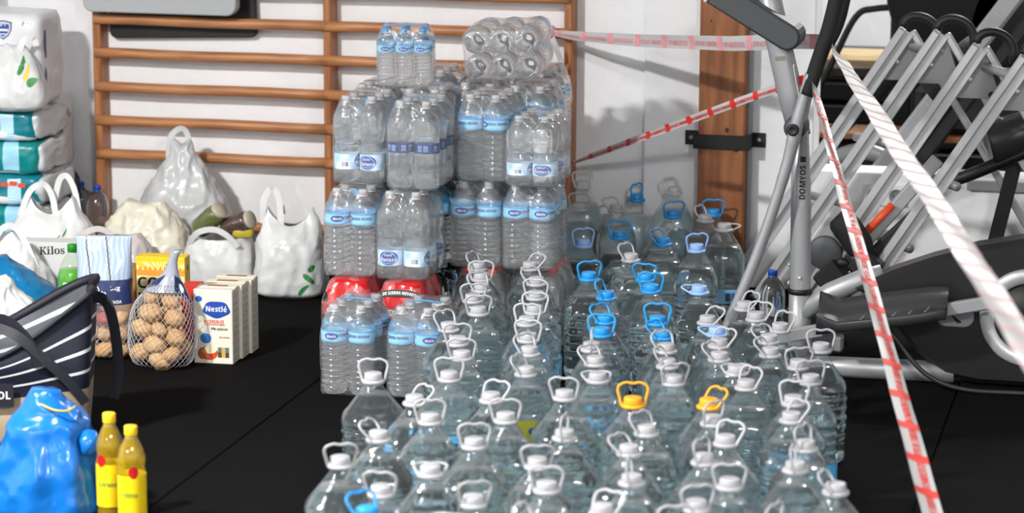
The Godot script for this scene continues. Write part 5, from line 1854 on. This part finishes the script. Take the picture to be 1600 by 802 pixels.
	part("floor_tube", tube([Vector3(-0.08, 0.036, 0.03), Vector3(0.5, 0.036, 0.0)], 0.034, 18), M.silver, o)
	part("front_foot", tube([Vector3(0.0, 0.03, -0.28), Vector3(0.0, 0.03, 0.2)], 0.03, 16), M.silver, o)
	part("wheel_block", box(Vector3(0.03, 0.06, -0.14), Vector3(0.13, 0.11, -0.08), 0.006), M.grey, o)
	# flywheel housing
	var hs := st_new(false)
	var pts := [Vector2(0.17, 0.3), Vector2(0.24, 0.27), Vector2(0.3, 0.2), Vector2(0.38, 0.1), Vector2(0.47, 0.03), Vector2(0.58, 0.012), Vector2(0.9, 0.012), Vector2(1.08, 0.05), Vector2(1.16, 0.2), Vector2(1.13, 0.36), Vector2(1.0, 0.455), Vector2(0.84, 0.492), Vector2(0.7, 0.485), Vector2(0.56, 0.455), Vector2(0.42, 0.412), Vector2(0.3, 0.365)]
	prism_into(hs, pts, -0.09, 0.035, 0.016)
	part("housing", st_done(hs), M.housing, o)
	var ring := lathe([Vector2(0.112, 0.0), Vector2(0.115, 0.012), Vector2(0.15, 0.012), Vector2(0.158, 0.004), Vector2(0.158, -0.01)], 56, 2.0, false, false)
	var rg := part("flywheel_ring", ring, M.alu, o, Vector3(0.735, 0.235, 0.04))
	rg.rotation.x = PI / 2
	var dk := part("flywheel_disc", lathe([Vector2(0.113, -0.004), Vector2(0.113, 0.004), Vector2(0.03, 0.006)], 48), M.black, o, Vector3(0.735, 0.235, 0.04))
	dk.rotation.x = PI / 2
	var tab := part("emblem_tab", slab(0.12, 0.07, 0.01, 0.033), M.grey, o, Vector3(0.5, 0.228, 0.038))
	part("emblem", tube(curve([Vector3(-0.03, 0.012, 0.007), Vector3(-0.005, 0.0, 0.007), Vector3(0.02, -0.018, 0.007)], 5), 0.003, 6), M.ink, tab)
	part("emblem", tube(curve([Vector3(0.0, 0.02, 0.007), Vector3(-0.008, 0.004, 0.007), Vector3(0.012, -0.02, 0.007)], 5), 0.002, 6), M.ink, tab)
	# pedal rail and pedal
	part("pedal_rail", bar(Vector3(-0.34, 0.085, 0.15), Vector3(0.62, 0.3, 0.13), 0.03, 0.042, 0.005), M.silver, o)
	var pd := st_new()
	var rows := []
	for j in 13:
		var t := j / 12.0
		var x := lerpf(0.08, 0.485, t)
		var yb := lerpf(0.2, 0.272, t)
		var half := 0.068 * (0.62 + 0.38 * sin(clampf(t * 2.6, 0.0, PI / 2))) * (1.0 - 0.35 * smoothstep(0.8, 1.0, t))
		var toe := 0.035 * (1.0 - smoothstep(0.0, 0.16, t))
		var row := PackedVector3Array()
		for q in [[-1.0, 0.045], [-0.94, 0.05], [-0.86, 0.03], [0.0, 0.024], [0.86, 0.024], [0.94, 0.036], [1.0, 0.03], [0.95, 0.0], [0.0, -0.012], [-0.95, 0.0]]:
			row.append(Vector3(x, yb + q[1] - q[0] * 0.022 + (toe if q[1] > 0.01 else 0.0), 0.16 + half * q[0]))
		rows.append(row)
	sheet(pd, rows, true, true, true)
	part("pedal", st_done(pd), M.pedal, o)
	for k in 5:
		var x2 := 0.2 + k * 0.05
		var arc := []
		for i in 9:
			var g := lerpf(-0.8, 0.8, i / 8.0)
			arc.append(Vector3(x2 + 0.03 * cos(g * 1.2), lerpf(0.2, 0.272, (x2 - 0.08) / 0.405) + 0.0275 - g * 0.0162, 0.16 + g * 0.05))
		part("tread_line", tube(arc, 0.0016, 5), M.grey, o)
	# power lead drooping to the floor
	part("lead", tube(curve([Vector3(0.28, 0.215, 0.1), Vector3(0.33, 0.15, 0.11), Vector3(0.42, 0.055, 0.12), Vector3(0.54, 0.012, 0.12), Vector3(0.75, 0.008, 0.11), Vector3(1.1, 0.008, 0.1)], 8), 0.008, 8), M.lead, o)

# ---------------------------------------------------------------- folded aluminium frames and the bench beside them
func step_side(o: Node3D, at: Vector3, foot_y: float):
	# one side: front rail leaning back to a rubber hoop, rear rail, gusset plate
	var top := at
	var dirn := Vector3(-0.307, -0.485, 0).normalized()
	var foot := top + dirn * ((top.y - foot_y) / -dirn.y)
	part("front_rail", bar(foot, top, 0.028, 0.05, 0.004, Vector3.BACK), M.alu, o)
	var side := Vector3(dirn.y, -dirn.x, 0) * -1.0
	part("rail_lip", bar(foot + side * 0.027, top + side * 0.027, 0.034, 0.006, 0.002, Vector3.BACK), M.alu, o)
	var r_top := top + Vector3(0.115, -0.015, -0.02)
	var r_dir := Vector3(0.2, -0.37, 0).normalized()
	var r_foot := r_top + r_dir * ((r_top.y - foot_y) / -r_dir.y)
	part("rear_rail", bar(r_foot, top + Vector3(0.03, -0.01, -0.02), 0.024, 0.034, 0.004, Vector3.BACK), M.alu, o)
	var hoop := []
	for k in 13:
		var t := PI * k / 12.0
		hoop.append(top + Vector3(0.062 - 0.062 * cos(t), 0.008 + 0.052 * sin(t) - 0.03 * (k / 12.0), 0))
	hoop.append(top + Vector3(0.126, -0.06, 0))
	part("rubber_hoop", tube(hoop, 0.0155, 12), M.black, o)
	var st := st_new(false)
	prism_into(st, [Vector2(-0.12, -0.185), Vector2(0.085, -0.185), Vector2(0.03, -0.02), Vector2(0.0, -0.005)], -0.01, 0.0, 0.002, Transform3D(Basis(), top + Vector3(0, 0, -0.015)))
	part("gusset", st_done(st), M.gusset, o)
	for q in [Vector3(-0.02, -0.12, -0.014), Vector3(0.055, -0.17, -0.014)]:
		var b := part("rivet", lathe([Vector2(0.011, 0), Vector2(0.011, 0.003), Vector2(0.004, 0.005)], 14), M.alu if q.x < 0 else M.ink, o, top + q)
		b.rotation.x = PI / 2
	part("rubber_foot", bar(foot, foot + dirn * 0.05, 0.04, 0.06, 0.006, Vector3.BACK), M.black, o)

func build_step_frames():
	var A := thing("folding_stepladder", "aluminium stepladder with black rubber hoops nearer the wall opening", "stepladder", Vector3(1.3, 0, 0.27), 0.0, "aluminium stepladders")
	step_side(A, Vector3(-0.044, 1.011, -0.07), 0.05)
	step_side(A, Vector3(0.09, 1.023, 0.08), 0.05)
	for q in [[-0.01, 0.95], [-0.2, 0.62], [-0.35, 0.4]]:
		part("rung", tube([Vector3(q[0], q[1], -0.07), Vector3(q[0] + 0.125, q[1] + 0.002, 0.06)], 0.016, 12), M.silver, A)
	var B := thing("folding_stepladder", "aluminium stepladder with black rubber hoops nearer the trainer", "stepladder", Vector3(1.6, 0, 0.63), 0.0, "aluminium stepladders")
	step_side(B, Vector3(-0.06, 1.004, -0.08), 0.05)
	step_side(B, Vector3(0.109, 0.991, 0.09), 0.05)
	for q in [[-0.03, 0.93], [-0.25, 0.56], [-0.4, 0.34]]:
		part("rung", tube([Vector3(q[0], q[1], -0.08), Vector3(q[0] + 0.155, q[1] - 0.02, 0.07)], 0.016, 12), M.silver, B)
	# drums of a machine seen between the rails
	var m := thing("roller_machine", "machine with glossy dark rollers between the stepladders", "exercise machine", Vector3(1.75, 0, 0.32))
	part("roller", tube([Vector3(-0.17, 0.64, 0.05), Vector3(0.14, 0.74, -0.05)], [0.075, 0.075], 24), M.drum, m)
	part("roller", tube([Vector3(-0.42, 0.78, -0.22), Vector3(-0.24, 0.93, -0.26)], [0.06, 0.06], 24), M.drum, m)
	part("hose", tube(curve([Vector3(-0.4, 0.46, 0.0), Vector3(-0.25, 0.52, 0.05), Vector3(-0.08, 0.6, 0.05), Vector3(0.1, 0.68, 0.03)], 6), 0.022, 12), M.black, m)
	part("stem", bar(Vector3(-0.2, 0.0, -0.05), Vector3(-0.05, 0.72, -0.05), 0.05, 0.05), M.black, m)
	part("stem", bar(Vector3(0.12, 0.0, -0.05), Vector3(0.1, 0.75, -0.05), 0.05, 0.05), M.black, m)
	# folded bench with foam pad and clamp
	var b := thing("folded_bench", "folded exercise bench with black foam pad against the low wall", "exercise bench", Vector3(1.15, 0, 0.72))
	part("main_bar", bar(Vector3(-0.17, 0.06, 0.0), Vector3(0.28, 0.62, -0.1), 0.03, 0.045, 0.004), M.silver, b)
	part("foam_pad", tube(curve([Vector3(-0.04, 0.435, 0.06), Vector3(-0.005, 0.4, 0.06), Vector3(0.035, 0.345, 0.06), Vector3(0.05, 0.31, 0.06)], 4), [0.03, 0.04, 0.046, 0.048, 0.05, 0.05, 0.05, 0.05, 0.05, 0.048, 0.045, 0.04, 0.03], 18), M.black_soft, b)
	part("clamp", bar(Vector3(0.03, 0.3, 0.05), Vector3(0.1, 0.24, 0.05), 0.09, 0.09, 0.008), M.black, b)
	var kn := part("clamp_knob", lathe([Vector2(0.012, 0), Vector2(0.016, 0.01), Vector2(0.014, 0.02)], 16), M.black, b, Vector3(0.035, 0.34, 0.11))
	kn.rotation.x = PI / 2
	var pl := part("disc_plate", lathe([Vector2(0.012, -0.006), Vector2(0.055, -0.006), Vector2(0.06, 0), Vector2(0.055, 0.006), Vector2(0.012, 0.006)], 32), M.grey_dark, b, Vector3(-0.08, 0.3, 0.02))
	pl.rotation.x = PI / 2
	part("joint_block", bar(Vector3(-0.09, 0.19, 0.03), Vector3(-0.02, 0.255, 0.03), 0.07, 0.08, 0.006), M.black, b)
	part("lever", bar(Vector3(-0.06, 0.15, 0.06), Vector3(0.04, 0.24, 0.06), 0.03, 0.045, 0.005), M.black, b)
	part("star_knob", puffed(0.022, 0.016, 0.012, 2.2, 5, 0.01, 16, 10), M.black, b, Vector3(-0.015, 0.275, 0.07))
	part("orange_tube", tube([Vector3(0.06, 0.38, 0.0), Vector3(0.14, 0.47, -0.02)], 0.014, 12), M.orange, b)
	part("black_bar", bar(Vector3(0.08, 0.3, 0.0), Vector3(0.28, 0.5, -0.05), 0.03, 0.04, 0.004), M.black, b)
	part("foot", bar(Vector3(-0.17, 0.0, -0.1), Vector3(-0.17, 0.0, 0.12), 0.04, 0.07, 0.006), M.black, b)

# ---------------------------------------------------------------- barrier tape
# points along the tape, widths at them, and the roll of the strip (0 keeps it upright)
func tape_frame(pts: Array, widths: Array, rolls: Array) -> Callable:
	var total := 0.0
	var at := [0.0]
	for i in pts.size() - 1:
		total += (pts[i + 1] - pts[i]).length()
		at.append(total)
	return func(s: float, v: float, out: float) -> Vector3:
		var d := clampf(s, 0.0, total)
		var i := 0
		while i < pts.size() - 2 and at[i + 1] < d:
			i += 1
		var f: float = (d - at[i]) / (at[i + 1] - at[i])
		var p: Vector3 = pts[i].lerp(pts[i + 1], f)
		var t: Vector3 = (pts[i + 1] - pts[i]).normalized()
		var side := t.cross(Vector3.UP).normalized()
		var up := side.cross(t)
		var roll := lerpf(rolls[i], rolls[i + 1], f)
		var w := lerpf(widths[i], widths[i + 1], f)
		var u2 := up * cos(roll) + side * sin(roll)
		var n := side * cos(roll) - up * sin(roll)
		return p + u2 * v * w + n * (out + 0.002 * sin(v * 5.0 + s * 6.0) + 0.001 * sin(s * 17.0))

func tape_span(parent: Node3D, pts: Array, widths: Array, rolls: Array, ink: Material, base: Material, phase: float, period := 0.31, words := true):
	var total := 0.0
	for i in pts.size() - 1:
		total += (pts[i + 1] - pts[i]).length()
	var F := tape_frame(pts, widths, rolls)
	var rows := []
	var n := int(total / 0.02)
	for j in 5:
		var row := PackedVector3Array()
		for i in n + 1:
			row.append(F.call(total * i / n, j / 4.0 - 0.5, 0.0))
		rows.append(row)
	var st := st_new()
	sheet(st, rows, false)
	part("strip", st_done(st), base, parent)
	# printed blocks and words repeat along the strip, on both faces
	var k := 0
	var s := phase
	while s < total - 0.05:
		for face in [1.0, -1.0]:
			var b := st_new()
			for i in 3:
				for j in 4:
					var x0 := s + 0.03 * i / 3.0
					var x1 := s + 0.03 * (i + 1) / 3.0
					var v0 := -0.5 + j / 4.0
					var v1 := v0 + 0.25
					quad(b, F.call(x0, v0, 0.0012 * face), F.call(x0, v1, 0.0012 * face), F.call(x1, v1, 0.0012 * face), F.call(x1, v0, 0.0012 * face))
			part("red_block", st_done(b), ink, parent)
			var word: String = ["BOMBEROS", "AYTO DE CORDOBA"][k % 2]
			var mid := s + 0.03 + (period / 2 - 0.03) / 2
			if words and mid + 0.06 < total:
				var half := 0.5
				var sq: float = [1.0, 0.62][k % 2]
				part("word", letters(word, 0.017, func(v: Vector3) -> Vector3: return F.call(mid + v.x * face, -0.08 + v.y / 0.045, (0.0014 + v.z) * face), 0.0005, false, sq), ink, parent)
		s += period / 2
		k += 1

func build_tapes():
	var pink := mat(Color(0.87, 0.6, 0.63), 0.5)
	var faint := mat(Color(0.86, 0.71, 0.72), 0.5)
	var red := mat(Color(0.85, 0.2, 0.16), 0.5)
	var base := thin_plastic(Color(0.75, 0.745, 0.745), 0.35, 0.3)
	var A := thing("barrier_tape", "faded pink and white barrier tape tied to the top rung", "barrier tape", Vector3.ZERO, 0, "fire brigade barrier tapes")
	tape_span(A, [Vector3(-0.06, 0.935, 0.012), Vector3(0.06, 0.94, 0.14), Vector3(0.35, 0.965, 0.42), Vector3(0.75, 1.015, 0.83), Vector3(1.0, 1.06, 1.08), Vector3(1.13, 1.075, 1.19)], [0.02, 0.034, 0.044, 0.05, 0.05, 0.046], [0.0, 0.05, 0.0, 0.0, 0.05, 0.1], pink, base, 0.05, 0.34)
	tape_span(A, [Vector3(1.13, 1.075, 1.19), Vector3(1.2, 1.06, 1.5), Vector3(1.45, 1.03, 2.6), Vector3(1.75, 0.98, 3.85), Vector3(2.1, 0.93, 5.4)], [0.046, 0.06, 0.072, 0.072, 0.07], [0.1, 1.1, 1.3, 1.3, 1.3], faint, base, 0.12, 0.28, false)
	part("knot", puffed(0.02, 0.024, 0.022, 2.3, 4, 0.01, 20, 12), pink, A, Vector3(-0.062, 0.93, 0.02))
	part("tail", band_mesh([Vector3(-0.055, 0.925, 0.03), Vector3(-0.035, 0.88, 0.035), Vector3(-0.02, 0.83, 0.02), Vector3(-0.025, 0.79, 0.02)], 0.026, Vector3(1, 0, 0.3)), base, A)
	var B := thing("barrier_tape", "red and white barrier tape rising from the wall bars to the trainer", "barrier tape", Vector3.ZERO, 0, "fire brigade barrier tapes")
	tape_span(B, [Vector3(-0.01, 0.435, 0.02), Vector3(0.15, 0.515, 0.2), Vector3(0.5, 0.69, 0.62), Vector3(0.85, 0.865, 1.03), Vector3(1.06, 0.965, 1.29), Vector3(1.1, 0.965, 1.36)], [0.006, 0.02, 0.027, 0.028, 0.03, 0.03], [0.0, 0.1, 0.1, 0.15, 0.1, 0.2], red, base, 0.06, 0.3)
	tape_span(B, [Vector3(1.1, 0.965, 1.36), Vector3(1.13, 0.93, 1.5), Vector3(1.3, 0.73, 2.12), Vector3(1.52, 0.48, 2.93), Vector3(1.72, 0.24, 3.68), Vector3(1.92, 0.0, 4.43)], [0.03, 0.034, 0.042, 0.052, 0.062, 0.062], [0.4, 1.0, 1.2, 1.2, 1.2, 1.2], red, base, 0.1, 0.3)
	part("knot", puffed(0.022, 0.018, 0.02, 2.3, 6, 0.01, 20, 12), red, B, Vector3(1.092, 0.965, 1.35))
	part("tail", band_mesh([Vector3(-0.01, 0.435, 0.02), Vector3(-0.02, 0.4, 0.03), Vector3(-0.005, 0.36, 0.03), Vector3(-0.02, 0.33, 0.03)], 0.014, Vector3(1, 0, 0.3)), base, B)
